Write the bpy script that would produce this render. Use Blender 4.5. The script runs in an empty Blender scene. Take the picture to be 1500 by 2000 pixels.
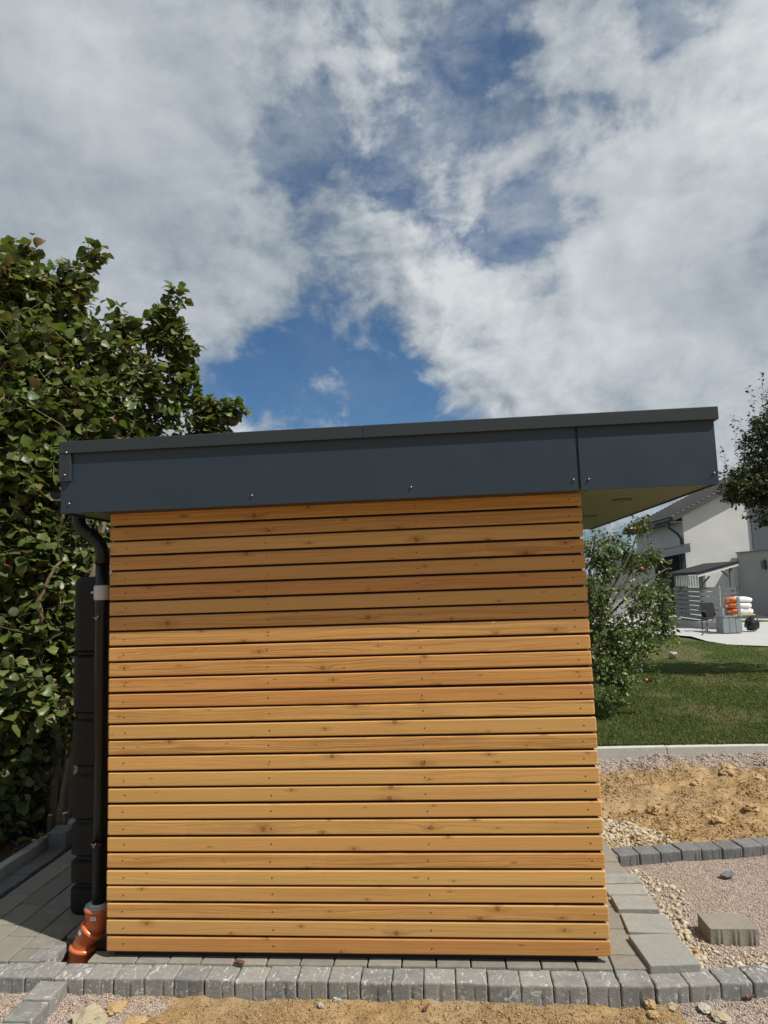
import bpy, bmesh, math, random
import numpy as np
from mathutils import Vector, Matrix, noise as mnoise, Quaternion

random.seed(7)
RNG = np.random.default_rng(11)
C = bpy.context.scene.collection
S = bpy.context.scene
rad = math.radians

# ------------------------------------------------------------------ camera, sky, sun, exposure
CAM = np.array([1.78028, -3.49365, 1.80368])
RR = np.array([0.99559046, 0.08727001, -0.03440336])
UU = np.array([0.04345273, -0.10401096, 0.99362648])
FF = np.array([-0.08313546, 0.99073996, 0.10734444])
FPX = 1320.0
cam = bpy.data.objects.new('camera', bpy.data.cameras.new('camera'))
C.objects.link(cam)
cam.data.sensor_width = 36
cam.data.lens = FPX / 2000 * 36
cam.data.clip_start = 0.05
cam.data.clip_end = 3000
m = Matrix.Identity(4)
for i in range(3):
    m[i][0], m[i][1], m[i][2], m[i][3] = RR[i], UU[i], -FF[i], CAM[i]
cam.matrix_world = m
S.camera = cam

SUN_EL = rad(53)
SUN_H = np.array([0.905, -0.425])
SUN_H = SUN_H / np.linalg.norm(SUN_H)
SUN = np.array([SUN_H[0] * math.cos(SUN_EL), SUN_H[1] * math.cos(SUN_EL), math.sin(SUN_EL)])
sl = bpy.data.lights.new('sun', 'SUN')
sl.energy = 5.0
sl.angle = rad(0.5)
sl.color = (1.0, 0.955, 0.88)
sun = bpy.data.objects.new('sun', sl)
C.objects.link(sun)
sun.rotation_euler = Vector(SUN).to_track_quat('Z', 'Y').to_euler()
S.view_settings.view_transform = 'Standard'
S.view_settings.look = 'None'
S.view_settings.exposure = 0.3
S.view_settings.gamma = 1.0
S.view_settings.use_curve_mapping = False


def ray(x, y):
    return FF + RR * (x - 750) / FPX - UU * (y - 1000) / FPX


def onz(x, y, z):
    d = ray(x, y)
    return CAM + d * (z - CAM[2]) / d[2]


def ony(x, y, Y):
    d = ray(x, y)
    return CAM + d * (Y - CAM[1]) / d[1]


def onx(x, y, X):
    d = ray(x, y)
    return CAM + d * (X - CAM[0]) / d[0]


w = bpy.data.worlds.new('World')
S.world = w
w.use_nodes = True
nt = w.node_tree
nt.nodes.clear()


class NT:
    """tiny node helper"""
    def __init__(s, tree):
        s.t = tree

    def n(s, typ, **kw):
        o = s.t.nodes.new(typ)
        for k, v in kw.items():
            setattr(o, k, v)
        return o

    def l(s, a, b):
        s.t.links.new(a, b)

    def put(s, sock, v):
        if hasattr(v, 'is_linked') or isinstance(v, bpy.types.NodeSocket):
            s.l(v, sock)
        else:
            sock.default_value = v

    def math(s, op, a, b=0.0, c=None, clamp=False):
        o = s.n('ShaderNodeMath', operation=op)
        o.use_clamp = clamp
        s.put(o.inputs[0], a)
        s.put(o.inputs[1], b)
        if c is not None:
            s.put(o.inputs[2], c)
        return o.outputs[0]

    def vmath(s, op, a, b):
        o = s.n('ShaderNodeVectorMath', operation=op)
        s.put(o.inputs[0], a)
        s.put(o.inputs[1], b)
        return o.outputs['Value'] if op in ('DOT_PRODUCT', 'LENGTH') else o.outputs[0]

    def noise(s, vec, scale, detail=4.0, rough=0.55, dist=0.0, dim='3D', w=None):
        o = s.n('ShaderNodeTexNoise', noise_dimensions=dim)
        s.put(o.inputs['Vector'], vec)
        o.inputs['Scale'].default_value = scale
        o.inputs['Detail'].default_value = detail
        o.inputs['Roughness'].default_value = rough
        o.inputs['Distortion'].default_value = dist
        if w is not None:
            s.put(o.inputs['W'], w)
        return o.outputs['Fac']

    def ramp(s, fac, a, b, lo=0.0, hi=1.0, smooth=True):
        o = s.n('ShaderNodeMapRange', interpolation_type='SMOOTHSTEP' if smooth else 'LINEAR')
        o.clamp = True
        s.put(o.inputs[0], fac)
        s.put(o.inputs[1], a)
        s.put(o.inputs[2], b)
        s.put(o.inputs[3], lo)
        s.put(o.inputs[4], hi)
        return o.outputs[0]

    def mix(s, fac, a, b, mode='MIX'):
        o = s.n('ShaderNodeMix', data_type='RGBA', blend_type=mode)
        s.put(o.inputs[0], fac)
        for k, v in ((6, a), (7, b)):
            if isinstance(v, (tuple, list)):
                o.inputs[k].default_value = (*v[:3], 1)
            else:
                s.l(v, o.inputs[k])
        return o.outputs[2]

    def scale(s, vec, v):
        o = s.n('ShaderNodeMapping')
        s.put(o.inputs[0], vec)
        o.inputs['Scale'].default_value = v
        return o.outputs[0]


W_ = NT(nt)
sky = W_.n('ShaderNodeTexSky', sky_type='NISHITA')
sky.sun_disc = False
sky.sun_elevation = SUN_EL
sky.sun_rotation = math.atan2(SUN_H[0], SUN_H[1])
sky.air_density = 1.0
sky.dust_density = 0.4
sky.ozone_density = 2.5
tc = W_.n('ShaderNodeTexCoord')
dirn = tc.outputs['Generated']
sep = W_.n('ShaderNodeSeparateXYZ')
W_.l(dirn, sep.inputs[0])
zz = W_.math('ADD', W_.math('MAXIMUM', sep.outputs[2], 0.0), 0.22)
comb = W_.n('ShaderNodeCombineXYZ')
W_.l(W_.math('DIVIDE', sep.outputs[0], zz), comb.inputs[0])
W_.l(W_.math('DIVIDE', sep.outputs[1], zz), comb.inputs[1])
P = comb.outputs[0]
warp = W_.n('ShaderNodeTexNoise', noise_dimensions='3D')
W_.l(P, warp.inputs['Vector'])
warp.inputs['Scale'].default_value = 2.2
warp.inputs['Detail'].default_value = 3
Pw = W_.vmath('ADD', P, W_.vmath('MULTIPLY', W_.vmath('SUBTRACT', warp.outputs['Color'], (0.5, 0.5, 0.5)), (0.34, 0.34, 0.0)))
big = W_.noise(Pw, 1.3, 2, 0.5)
Pd = W_.vmath('ADD', W_.vmath('MULTIPLY', dirn, (1.0, 1.0, 1.35)), W_.vmath('MULTIPLY', W_.vmath('SUBTRACT', warp.outputs['Color'], (0.5, 0.5, 0.5)), (0.10, 0.10, 0.10)))
Pm = W_.vmath('ADD', Pd, (5.3, 1.7, 0.4))
mid = W_.noise(Pm, 6.5, 10, 0.6)
mid2 = W_.noise(W_.vmath('ADD', Pm, (0.014, -0.007, 0.016)), 6.5, 8, 0.6)
fine = W_.noise(W_.vmath('ADD', Pd, (2.3, 9.7, 0.0)), 17.0, 8, 0.6)


def cen(v, k):
    return W_.math('MULTIPLY', W_.math('SUBTRACT', v, 0.5), k)


dens = W_.math('ADD', W_.math('ADD', cen(big, 0.5), 0.96), W_.math('ADD', cen(mid, 1.5), cen(fine, 1.15)))
# openings where the blue shows, as directions in the sky
holes = [(650, 735, 150, .55), (470, 755, 110, .28), (800, 775, 90, .36), (720, 815, 90, .22), (870, 350, 170, .22), (975, 165, 90, .36), (890, 85, 70, .22),
         (1085, 240, 75, .26), (1080, 430, 100, .30), (1010, 490, 80, .16), (710, 400, 170, .22), (500, 230, 110, .12), (1300, 35, 80, .36), (1150, 590, 120, .24),
         (600, 140, 120, .14), (370, 800, 70, .2), (1220, 1010, 90, .35), (1190, 410, 60, .24), (600, 320, 130, .07)]
bright = [(760, 590, 140, .14), (250, 480, 260, .34), (1450, 190, 200, .24), (960, 690, 140, .16), (1330, 500, 220, .36), (1250, 720, 230, .34), (100, 200, 300, .34), (760, 190, 110, .06), (1130, 120, 100, .04), (420, 40, 160, .14)]
acc = dens


def blob(px, py, r):
    d = ray(px, py)
    d = d / np.linalg.norm(d)
    e = ray(px + r, py)
    e = e / np.linalg.norm(e)
    dt = W_.vmath('DOT_PRODUCT', dirw, tuple(float(v) for v in d))
    return W_.ramp(dt, 1 - 2.2 * (1 - float(d @ e)), 1.0)


dw = W_.n('ShaderNodeTexNoise', noise_dimensions='3D')
W_.l(dirn, dw.inputs['Vector'])
dw.inputs['Scale'].default_value = 5.5
dw.inputs['Detail'].default_value = 5
dirw = W_.vmath('NORMALIZE', W_.vmath('ADD', dirn, W_.vmath('MULTIPLY', W_.vmath('SUBTRACT', dw.outputs['Color'], (0.5, 0.5, 0.5)), (0.22, 0.22, 0.16))), (0, 0, 0))
for px, py, r, a in holes:
    acc = W_.math('SUBTRACT', acc, W_.math('MULTIPLY', blob(px, py, r), a))
for px, py, r, a in bright:
    acc = W_.math('ADD', acc, W_.math('MULTIPLY', blob(px, py, r), a))
cover = W_.ramp(acc, 0.36, 0.96)
shade = W_.noise(W_.vmath('ADD', Pw, (11.0, 3.0, 0.0)), 1.7, 6, 0.55)
# thin high veil that greys the upper openings
veil = W_.math('ADD', W_.math('MULTIPLY', W_.ramp(W_.noise(W_.vmath('ADD', Pd, (7.1, 2.2, 3.3)), 9.0, 9, 0.62), 0.33, 0.68), 0.60), 0.16)
veil = W_.math('MULTIPLY', veil, W_.math('SUBTRACT', 1.0, W_.math('MULTIPLY', blob(640, 770, 330), 0.9), None, True))
cover = W_.math('MAXIMUM', cover, veil)
thick = W_.ramp(acc, 0.7, 1.25)
calm = W_.math('SUBTRACT', W_.math('SUBTRACT', 1.0, W_.math('MULTIPLY', blob(120, 350, 520), 0.75), None, True), W_.math('MULTIPLY', blob(1330, 520, 480), 0.72), None, True)
relief = W_.math('MULTIPLY', W_.math('MULTIPLY', W_.math('SUBTRACT', mid, mid2), 3.4), calm)
soft = W_.noise(W_.vmath('ADD', Pd, (3.1, 8.2, 1.3)), 4.2, 9, 0.58)
lit = W_.math('ADD', W_.math('ADD', W_.math('MULTIPLY', thick, 0.26), W_.math('MULTIPLY', W_.ramp(shade, 0.3, 0.7), 0.22)), W_.math('MULTIPLY', W_.ramp(soft, 0.3, 0.72), 0.30))
for px, py, r, a in ((1430, 190, 330, .30), (900, 620, 260, .26), (780, 210, 170, .2), (1300, 720, 300, .08), (100, 420, 430, -.06), (1360, 430, 190, -.25), (1200, 560, 130, .15), (700, 400, 160, -.25)):
    lit = W_.math('ADD', lit, W_.math('MULTIPLY', blob(px, py, r), a))
lit = W_.math('ADD', lit, relief, None, True)
ccol = W_.mix(lit, (3.0, 3.75, 4.6), (9.3, 9.7, 9.9))
skyc = W_.mix(1.0, sky.outputs[0], (0.60, 0.90, 1.10), 'MULTIPLY')
final = W_.mix(W_.math('MULTIPLY', cover, 0.97), skyc, ccol)
bg = W_.n('ShaderNodeBackground')
W_.l(final, bg.inputs[0])
bg.inputs[1].default_value = 0.060
wo = W_.n('ShaderNodeOutputWorld')
W_.l(bg.outputs[0], wo.inputs[0])

# ------------------------------------------------------------------ materials
MAT = {}


def mat(name, build):
    m_ = bpy.data.materials.new(name)
    m_.use_nodes = True
    t = NT(m_.node_tree)
    b = m_.node_tree.nodes['Principled BSDF']
    build(t, b)
    MAT[name] = m_
    return m_


def coords(t, kind='Object'):
    return t.n('ShaderNodeTexCoord').outputs[kind]


def bump(t, b, h, strength=0.4, dist=0.01):
    o = t.n('ShaderNodeBump')
    o.inputs['Strength'].default_value = strength
    o.inputs['Distance'].default_value = dist
    t.l(h, o.inputs['Height'])
    t.l(o.outputs[0], b.inputs['Normal'])


def setc(t, b, col, rough=0.6, spec=0.5):
    t.put(b.inputs['Base Color'], (*col[:3], 1) if isinstance(col, (tuple, list)) else col)
    t.put(b.inputs['Roughness'], rough)
    b.inputs['Specular IOR Level'].default_value = spec


def flat(name, col, rough=0.6, var=0.12, sc=6.0, spec=0.5, bmp=0.0, bsc=60.0, metal=0.0):
    def f(t, b):
        v = coords(t)
        n = t.noise(v, sc, 5, 0.6)
        a = tuple(c * (1 - var) for c in col)
        c2 = tuple(min(1, c * (1 + var)) for c in col)
        setc(t, b, t.mix(n, a, c2), rough, spec)
        b.inputs['Metallic'].default_value = metal
        if bmp:
            bump(t, b, t.noise(v, bsc, 4, 0.6), bmp, 0.01)
    return mat(name, f)


def wood_f(t, b, base=(0.565, 0.318, 0.105), dark=(0.25, 0.112, 0.031), knots=True, grey=False):
    oi = t.n('ShaderNodeObjectInfo')
    v = coords(t)
    rnd = oi.outputs['Random']
    off = t.n('ShaderNodeCombineXYZ')
    t.l(t.math('MULTIPLY', rnd, 37.0), off.inputs[0])
    t.l(t.math('MULTIPLY', rnd, 91.0), off.inputs[1])
    t.l(t.math('MULTIPLY', rnd, 53.0), off.inputs[2])
    p = t.vmath('ADD', v, off.outputs[0])
    # knots: sparse voronoi cells, drawn as ellipses of many sizes
    pk = t.scale(p, (2.6, 0.0, 12.0))
    vo = t.n('ShaderNodeTexVoronoi', voronoi_dimensions='3D', feature='F1')
    t.l(pk, vo.inputs['Vector'])
    vo.inputs['Scale'].default_value = 1.0
    sepc = t.n('ShaderNodeSeparateColor')
    t.l(vo.outputs['Color'], sepc.inputs[0])
    has = t.math('GREATER_THAN', sepc.outputs[0], 0.42)
    jit = t.vmath('SUBTRACT', t.n('ShaderNodeTexNoise').outputs['Color'], (0.5, 0.5, 0.5))
    t.l(t.scale(p, (70, 1, 70)), jit.node.inputs[0].links[0].from_node.inputs['Vector'])
    dx = t.vmath('MULTIPLY', t.vmath('SUBTRACT', pk, vo.outputs['Position']), (0.385, 0.0, 0.083))
    dx = t.vmath('ADD', dx, t.vmath('MULTIPLY', jit, (0.004, 0.0, 0.004)))
    ksz = t.math('ADD', t.math('MULTIPLY', t.math('POWER', sepc.outputs[1], 2.2), 0.0085), 0.0022)
    kr = t.math('DIVIDE', t.vmath('LENGTH', t.vmath('MULTIPLY', dx, (0.9, 0, 1.0)), (0, 0, 0)), ksz)
    hr = t.math('DIVIDE', t.vmath('LENGTH', t.vmath('MULTIPLY', dx, (0.33, 0, 1.0)), (0, 0, 0)), ksz)
    kn = t.math('MULTIPLY', t.ramp(kr, 0.5, 1.5, 1.0, 0.0), has)
    halo = t.math('MULTIPLY', t.ramp(hr, 0.6, 3.2, 1.0, 0.0), has)
    ringk = t.math('MULTIPLY', t.math('MULTIPLY', t.ramp(kr, 0.8, 1.0), t.ramp(kr, 1.0, 1.35, 1.0, 0.0)), has)
    # grain: flat sawn cathedral lines, bent round the knots
    warpn = t.noise(t.scale(p, (0.9, 1, 7)), 1.0, 3, 0.5)
    pz = t.n('ShaderNodeSeparateXYZ')
    t.l(p, pz.inputs[0])
    zc = t.math('ADD', t.math('ADD', pz.outputs[2], t.math('MULTIPLY', halo, 0.016)), t.math('MULTIPLY', warpn, 0.11))
    gv = t.n('ShaderNodeCombineXYZ')
    t.l(t.math('MULTIPLY', pz.outputs[0], 0.8), gv.inputs[0])
    t.l(t.math('MULTIPLY', pz.outputs[1], 30.0), gv.inputs[1])
    t.l(t.math('MULTIPLY', zc, 190.0), gv.inputs[2])
    g = t.noise(gv.outputs[0], 1.0, 2, 0.55)
    g2 = t.noise(t.scale(p, (7, 60, 560)), 1.0, 2, 0.5)
    blot = t.noise(t.scale(p, (2.6, 3, 16)), 1.0, 4, 0.6)
    cross = t.noise(t.scale(p, (9, 3, 3)), 1.0, 3, 0.6)
    mixv = t.math('ADD', t.math('MULTIPLY', t.ramp(g, 0.45, 0.62), 0.66), t.math('MULTIPLY', t.ramp(g2, 0.42, 0.66), 0.30))
    c = t.mix(mixv, base, dark)
    c = t.mix(t.math('MULTIPLY', t.ramp(blot, 0.42, 0.75), 0.45), c, tuple(x * s for x, s in zip(dark, (1.15, 1.1, 1.05))))
    c = t.mix(t.math('MULTIPLY', t.ramp(cross, 0.55, 0.75), 0.16), c, tuple(min(1, x * 1.35) for x in base))
    if not grey:
        c = t.mix(t.math('MULTIPLY', t.math('POWER', rnd, 1.4), 0.65), c, (0.42, 0.175, 0.05))
        r2 = t.math('FRACT', t.math('MULTIPLY', rnd, 7.13))
        c = t.mix(t.math('MULTIPLY', t.math('POWER', r2, 1.5), 0.6), c, (0.62, 0.40, 0.14))
        r3 = t.math('FRACT', t.math('MULTIPLY', rnd, 23.7))
        c = t.mix(t.math('MULTIPLY', r3, 0.30), c, tuple(x * 0.62 for x in base))
    if knots:
        c = t.mix(t.math('MULTIPLY', halo, 0.42), c, dark)
        c = t.mix(t.math('MULTIPLY', kn, 0.72), c, (0.17, 0.075, 0.026))
        c = t.mix(t.math('MULTIPLY', ringk, 0.5), c, (0.09, 0.04, 0.016))
    setc(t, b, c, 0.52, 0.35)
    bump(t, b, t.math('ADD', g, t.math('MULTIPLY', g2, 0.5)), 0.12, 0.004)


mat('larch', wood_f)
mat('grey_wood', lambda t, b: wood_f(t, b, (0.19, 0.20, 0.205), (0.10, 0.11, 0.115), False, True))
flat('membrane', (0.012, 0.012, 0.013), 0.8)
def panel_f(t, b):
    v = coords(t)
    n = t.noise(v, 2.2, 5, 0.6)
    st = t.noise(t.scale(v, (26, 26, 1.6)), 1.0, 4, 0.6)
    du = t.noise(v, 90, 3, 0.6)
    c = t.mix(n, (0.014, 0.028, 0.044), (0.019, 0.034, 0.051))
    c = t.mix(t.math('MULTIPLY', t.ramp(st, 0.52, 0.8), 0.035), c, (0.12, 0.12, 0.115))
    c = t.mix(t.math('MULTIPLY', t.ramp(du, 0.6, 0.8), 0.06), c, (0.2, 0.19, 0.17))
    setc(t, b, c, t.ramp(n, 0.3, 0.7, 0.36, 0.5), 0.4)
    bump(t, b, t.noise(t.scale(v, (1.4, 1, 2.2)), 1.0, 2, 0.5), 0.06, 0.03)


mat('anthracite', panel_f)
flat('anthracite_trim', (0.024, 0.031, 0.037), 0.42, 0.05, 2.0, 0.35)
flat('soffit_brown', (0.05, 0.03, 0.018), 0.7, 0.2, 5)
flat('shelter_felt', (0.028, 0.03, 0.032), 0.8, 0.1, 3, 0.2)
flat('soffit', (0.085, 0.115, 0.065), 0.5, 0.05, 2.0)
flat('black_plastic', (0.007, 0.009, 0.011), 0.3, 0.1, 9.0, 0.32)
flat('tank_plastic', (0.006, 0.008, 0.011), 0.5, 0.12, 30.0, 0.25, 0.06, 220)
flat('grey_plastic', (0.42, 0.43, 0.43), 0.4, 0.04)
flat('rubber_grey', (0.33, 0.36, 0.38), 0.5, 0.05)
flat('steel', (0.28, 0.29, 0.3), 0.35, 0.05, metal=1.0)
flat('screw_dark', (0.06, 0.045, 0.03), 0.4, 0.1, metal=0.6)
flat('white_paint', (0.75, 0.76, 0.76), 0.5, 0.04)
flat('print_black', (0.02, 0.02, 0.02), 0.6)
flat('dark_cloth', (0.015, 0.016, 0.018), 0.85)
flat('black_bag', (0.010, 0.016, 0.013), 0.35, 0.2)
flat('glass_dark', (0.02, 0.025, 0.03), 0.08)
flat('slate', (0.11, 0.115, 0.125), 0.6, 0.3, 40, 0.5, 0.4, 90)
flat('red_apple', (0.42, 0.15, 0.075), 0.35, 0.45, 22)
flat('green_apple', (0.28, 0.32, 0.08), 0.35, 0.2, 20)
flat('dry_leaf', (0.10, 0.045, 0.03), 0.7, 0.4, 60)
flat('pole_metal', (0.10, 0.105, 0.11), 0.45, 0.1)
flat('interior_shade', (0.012, 0.012, 0.013), 0.9)
flat('cladding_blue', (0.075, 0.09, 0.105), 0.6, 0.06, 2)


def drain_f(t, b):
    v = coords(t)
    sp = t.noise(v, 130, 2, 0.5)
    d = t.noise(v, 18, 5, 0.6)
    c = t.mix(d, (0.42, 0.10, 0.032), (0.52, 0.135, 0.043))
    c = t.mix(t.ramp(sp, 0.70, 0.76), c, (0.6, 0.38, 0.25))
    setc(t, b, c, t.ramp(d, 0.3, 0.7, 0.22, 0.4), 0.5)


mat('drain_orange', drain_f)


def stone_f(base, dark, warm, spots=0.5, dirt=(0.42, 0.33, 0.2), dirt_amt=0.7, zl=-0.045, streak=0.0):
    def f(t, b):
        oi = t.n('ShaderNodeObjectInfo')
        rnd = oi.outputs['Random']
        v = coords(t)
        off = t.n('ShaderNodeCombineXYZ')
        for i, k in enumerate((19.0, 47.0, 83.0)):
            t.l(t.math('MULTIPLY', rnd, k), off.inputs[i])
        p = t.vmath('ADD', v, off.outputs[0])
        n1 = t.noise(p, 14, 6, 0.65)
        n2 = t.noise(p, 230, 3, 0.6)
        n3 = t.noise(p, 60, 5, 0.7, 0.4)
        c = t.mix(t.ramp(n1, 0.3, 0.72), dark, base)
        c = t.mix(t.math('MULTIPLY', rnd, 0.7), c, warm)
        c = t.mix(t.math('MULTIPLY', t.math('FRACT', t.math('MULTIPLY', rnd, 9.31)), 0.35), c, tuple(x * 0.5 for x in base))
        c = t.mix(t.math('MULTIPLY', t.ramp(n2, 0.35, 0.7), 0.45), c, tuple(x * 0.55 for x in base))
        # pale chipped / cement marks
        c = t.mix(t.math('MULTIPLY', t.ramp(n3, 0.56, 0.7), spots), c, tuple(min(1, x * 1.75) for x in base))
        if streak:
            n4 = t.noise(t.scale(p, (34, 16, 30)), 1.0, 5, 0.7, 1.2)
            c = t.mix(t.math('MULTIPLY', t.ramp(n4, 0.56, 0.66), streak), c, (0.55, 0.55, 0.53))
        if dirt_amt:
            sx = t.n('ShaderNodeSeparateXYZ')
            t.l(v, sx.inputs[0])
            zd = t.math('ADD', sx.outputs[2], t.math('MULTIPLY', t.math('SUBTRACT', t.noise(p, 9, 4, 0.6), 0.5), -0.16))
            c = t.mix(t.ramp(zd, zl - 0.035, zl - 0.01, dirt_amt, 0.0), c, dirt)
        setc(t, b, c, 0.88, 0.25)
        bump(t, b, t.math('ADD', n3, t.math('MULTIPLY', n2, 0.6)), 0.55, 0.006)
    return f


mat('kerb_concrete', stone_f((0.245, 0.243, 0.23), (0.13, 0.13, 0.126), (0.30, 0.285, 0.25), 0.6, dirt_amt=0.6, zl=-0.085, streak=0.75))
mat('kerb_dark', stone_f((0.175, 0.178, 0.18), (0.10, 0.102, 0.105), (0.20, 0.195, 0.185), 0.6, dirt_amt=0.5, zl=-0.09))
mat('paver', stone_f((0.24, 0.225, 0.19), (0.16, 0.152, 0.135), (0.29, 0.26, 0.2), 0.2, dirt_amt=0))
mat('slab_concrete', stone_f((0.29, 0.29, 0.27), (0.2, 0.2, 0.19), (0.3, 0.29, 0.25), 0.35, dirt_amt=0))
mat('pale_concrete', stone_f((0.5, 0.5, 0.47), (0.4, 0.4, 0.38), (0.5, 0.48, 0.43), 0.2, dirt_amt=0))
mat('edging_grey', stone_f((0.40, 0.40, 0.375), (0.30, 0.30, 0.285), (0.42, 0.40, 0.36), 0.1, dirt_amt=0))
mat('block_concrete', stone_f((0.27, 0.25, 0.205), (0.2, 0.185, 0.15), (0.28, 0.25, 0.2), 0.15, dirt_amt=0))


def ground_f(t, b):
    v = coords(t)
    at = t.n('ShaderNodeAttribute')
    at.attribute_name = 'gravel'
    gz = at.outputs['Fac']
    n1 = t.noise(v, 1.7, 6, 0.6)
    n2 = t.noise(v, 11, 6, 0.65)
    n3 = t.noise(v, 85, 5, 0.7)
    n4 = t.noise(v, 320, 3, 0.6)
    soil = t.mix(t.ramp(n2, 0.25, 0.75), (0.27, 0.165, 0.072), (0.40, 0.275, 0.135))
    soil = t.mix(t.math('MULTIPLY', t.ramp(n1, 0.42, 0.68), 0.6), soil, (0.33, 0.25, 0.155))
    soil = t.mix(t.math('MULTIPLY', t.ramp(n3, 0.5, 0.75), 0.5), soil, (0.19, 0.11, 0.05))
    soil = t.mix(t.math('MULTIPLY', t.ramp(n4, 0.6, 0.75), 0.35), soil, (0.5, 0.38, 0.22))
    vo = t.n('ShaderNodeTexVoronoi')
    t.l(v, vo.inputs['Vector'])
    vo.inputs['Scale'].default_value = 150
    sc = t.n('ShaderNodeSeparateColor')
    t.l(vo.outputs['Color'], sc.inputs[0])
    pink = t.mix(sc.outputs[0], (0.29, 0.22, 0.18), (0.53, 0.445, 0.38))
    pink = t.mix(t.ramp(vo.outputs['Distance'], 0.45, 0.8), pink, (0.12, 0.09, 0.08))
    ed = t.math('ADD', gz, t.math('MULTIPLY', t.math('SUBTRACT', n2, 0.5), 0.9))
    c = t.mix(t.ramp(ed, 0.4, 0.6), soil, pink)
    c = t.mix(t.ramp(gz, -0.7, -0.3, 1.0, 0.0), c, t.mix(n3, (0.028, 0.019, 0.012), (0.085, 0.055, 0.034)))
    setc(t, b, c, 0.95, 0.15)
    h = t.math('ADD', t.math('MULTIPLY', n3, 1.0), t.math('ADD', t.math('MULTIPLY', n4, 0.5), t.math('MULTIPLY', n2, 1.5)))
    bump(t, b, h, 0.75, 0.014)


mat('soil', ground_f)


def pebble_f(cols):
    def f(t, b):
        g = t.n('ShaderNodeNewGeometry')
        r = t.n('ShaderNodeValToRGB')
        t.l(g.outputs['Random Per Island'], r.inputs[0])
        e = r.color_ramp.elements
        e[0].color = (*cols[0], 1)
        e[1].color = (*cols[-1], 1)
        for i, c in enumerate(cols[1:-1], 1):
            k = e.new(i / (len(cols) - 1))
            k.color = (*c, 1)
        n = t.noise(coords(t), 120, 3, 0.6)
        setc(t, b, t.mix(n, r.outputs[0], tuple(0.5 * x for x in cols[1])), 0.9, 0.2)
    return f


mat('pink_gravel', pebble_f([(0.27, 0.205, 0.17), (0.49, 0.405, 0.345), (0.37, 0.285, 0.24), (0.61, 0.53, 0.46), (0.42, 0.34, 0.29)]))
mat('white_stone', pebble_f([(0.42, 0.34, 0.21), (0.55, 0.48, 0.36), (0.44, 0.34, 0.19), (0.60, 0.55, 0.45), (0.33, 0.28, 0.21)]))
mat('soil_crumb', pebble_f([(0.22, 0.13, 0.055), (0.37, 0.245, 0.115), (0.28, 0.18, 0.08), (0.45, 0.34, 0.2), (0.33, 0.21, 0.1)]))
flat('rock_ochre', (0.34, 0.235, 0.12), 0.95, 0.35, 18, 0.15, 0.8, 45)
flat('rock_pale', (0.31, 0.265, 0.185), 0.95, 0.3, 18, 0.15, 0.8, 45)
flat('lawn_rock', (0.34, 0.32, 0.27), 0.95, 0.3, 18, 0.15, 0.5, 30)


def lawn_f(t, b):
    v = coords(t)
    n1 = t.noise(v, 0.9, 5, 0.6)
    n2 = t.noise(v, 9, 5, 0.7)
    n3 = t.noise(v, 60, 4, 0.7)
    c = t.mix(t.ramp(n2, 0.3, 0.7), (0.042, 0.060, 0.017), (0.070, 0.095, 0.026))
    da = t.n('ShaderNodeAttribute')
    da.attribute_name = 'dry'
    c = t.mix(t.ramp(t.math('ADD', da.outputs['Fac'], t.math('MULTIPLY', t.math('SUBTRACT', n2, 0.5), 0.5)), 0.2, 0.75), c, t.mix(n3, (0.085, 0.075, 0.034), (0.17, 0.14, 0.07)))
    c = t.mix(t.math('MULTIPLY', t.ramp(n3, 0.5, 0.7), 0.6), c, (0.02, 0.03, 0.008))
    setc(t, b, c, 0.95, 0.1)
    bump(t, b, n3, 0.8, 0.03)


mat('lawn', lawn_f)


def leaf_f(cols, trans=0.35, rough=0.5, spec=0.35, back=1.25):
    def f(t, b):
        g = t.n('ShaderNodeNewGeometry')
        oi = t.n('ShaderNodeObjectInfo')
        fac = t.math('FRACT', t.math('ADD', g.outputs['Random Per Island'], t.math('MULTIPLY', oi.outputs['Random'], 5.37)))
        r = t.n('ShaderNodeValToRGB')
        t.l(fac, r.inputs[0])
        e = r.color_ramp.elements
        e[0].color = (*cols[0][1], 1)
        e[0].position = cols[0][0]
        e[1].color = (*cols[-1][1], 1)
        e[1].position = cols[-1][0]
        for pos, c in cols[1:-1]:
            k = e.new(pos)
            k.color = (*c, 1)
        v = coords(t)
        n = t.noise(v, 45, 4, 0.6)
        c = t.mix(t.math('MULTIPLY', t.ramp(n, 0.45, 0.75), 0.3), r.outputs[0], (0.10, 0.085, 0.02))
        bk = t.mix(g.outputs['Backfacing'], c, t.mix(0.6, c, (0.115, 0.135, 0.085)))
        setc(t, b, bk, rough, spec)
        tr = t.n('ShaderNodeBsdfTranslucent')
        t.l(t.mix(1.0, c, (1.3, 1.35, 0.5), 'MULTIPLY'), tr.inputs[0])
        mx = t.n('ShaderNodeMixShader')
        mx.inputs[0].default_value = trans
        out = t.t.nodes['Material Output']
        t.l(b.outputs[0], mx.inputs[1])
        t.l(tr.outputs[0], mx.inputs[2])
        t.l(mx.outputs[0], out.inputs[0])
    return f


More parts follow.
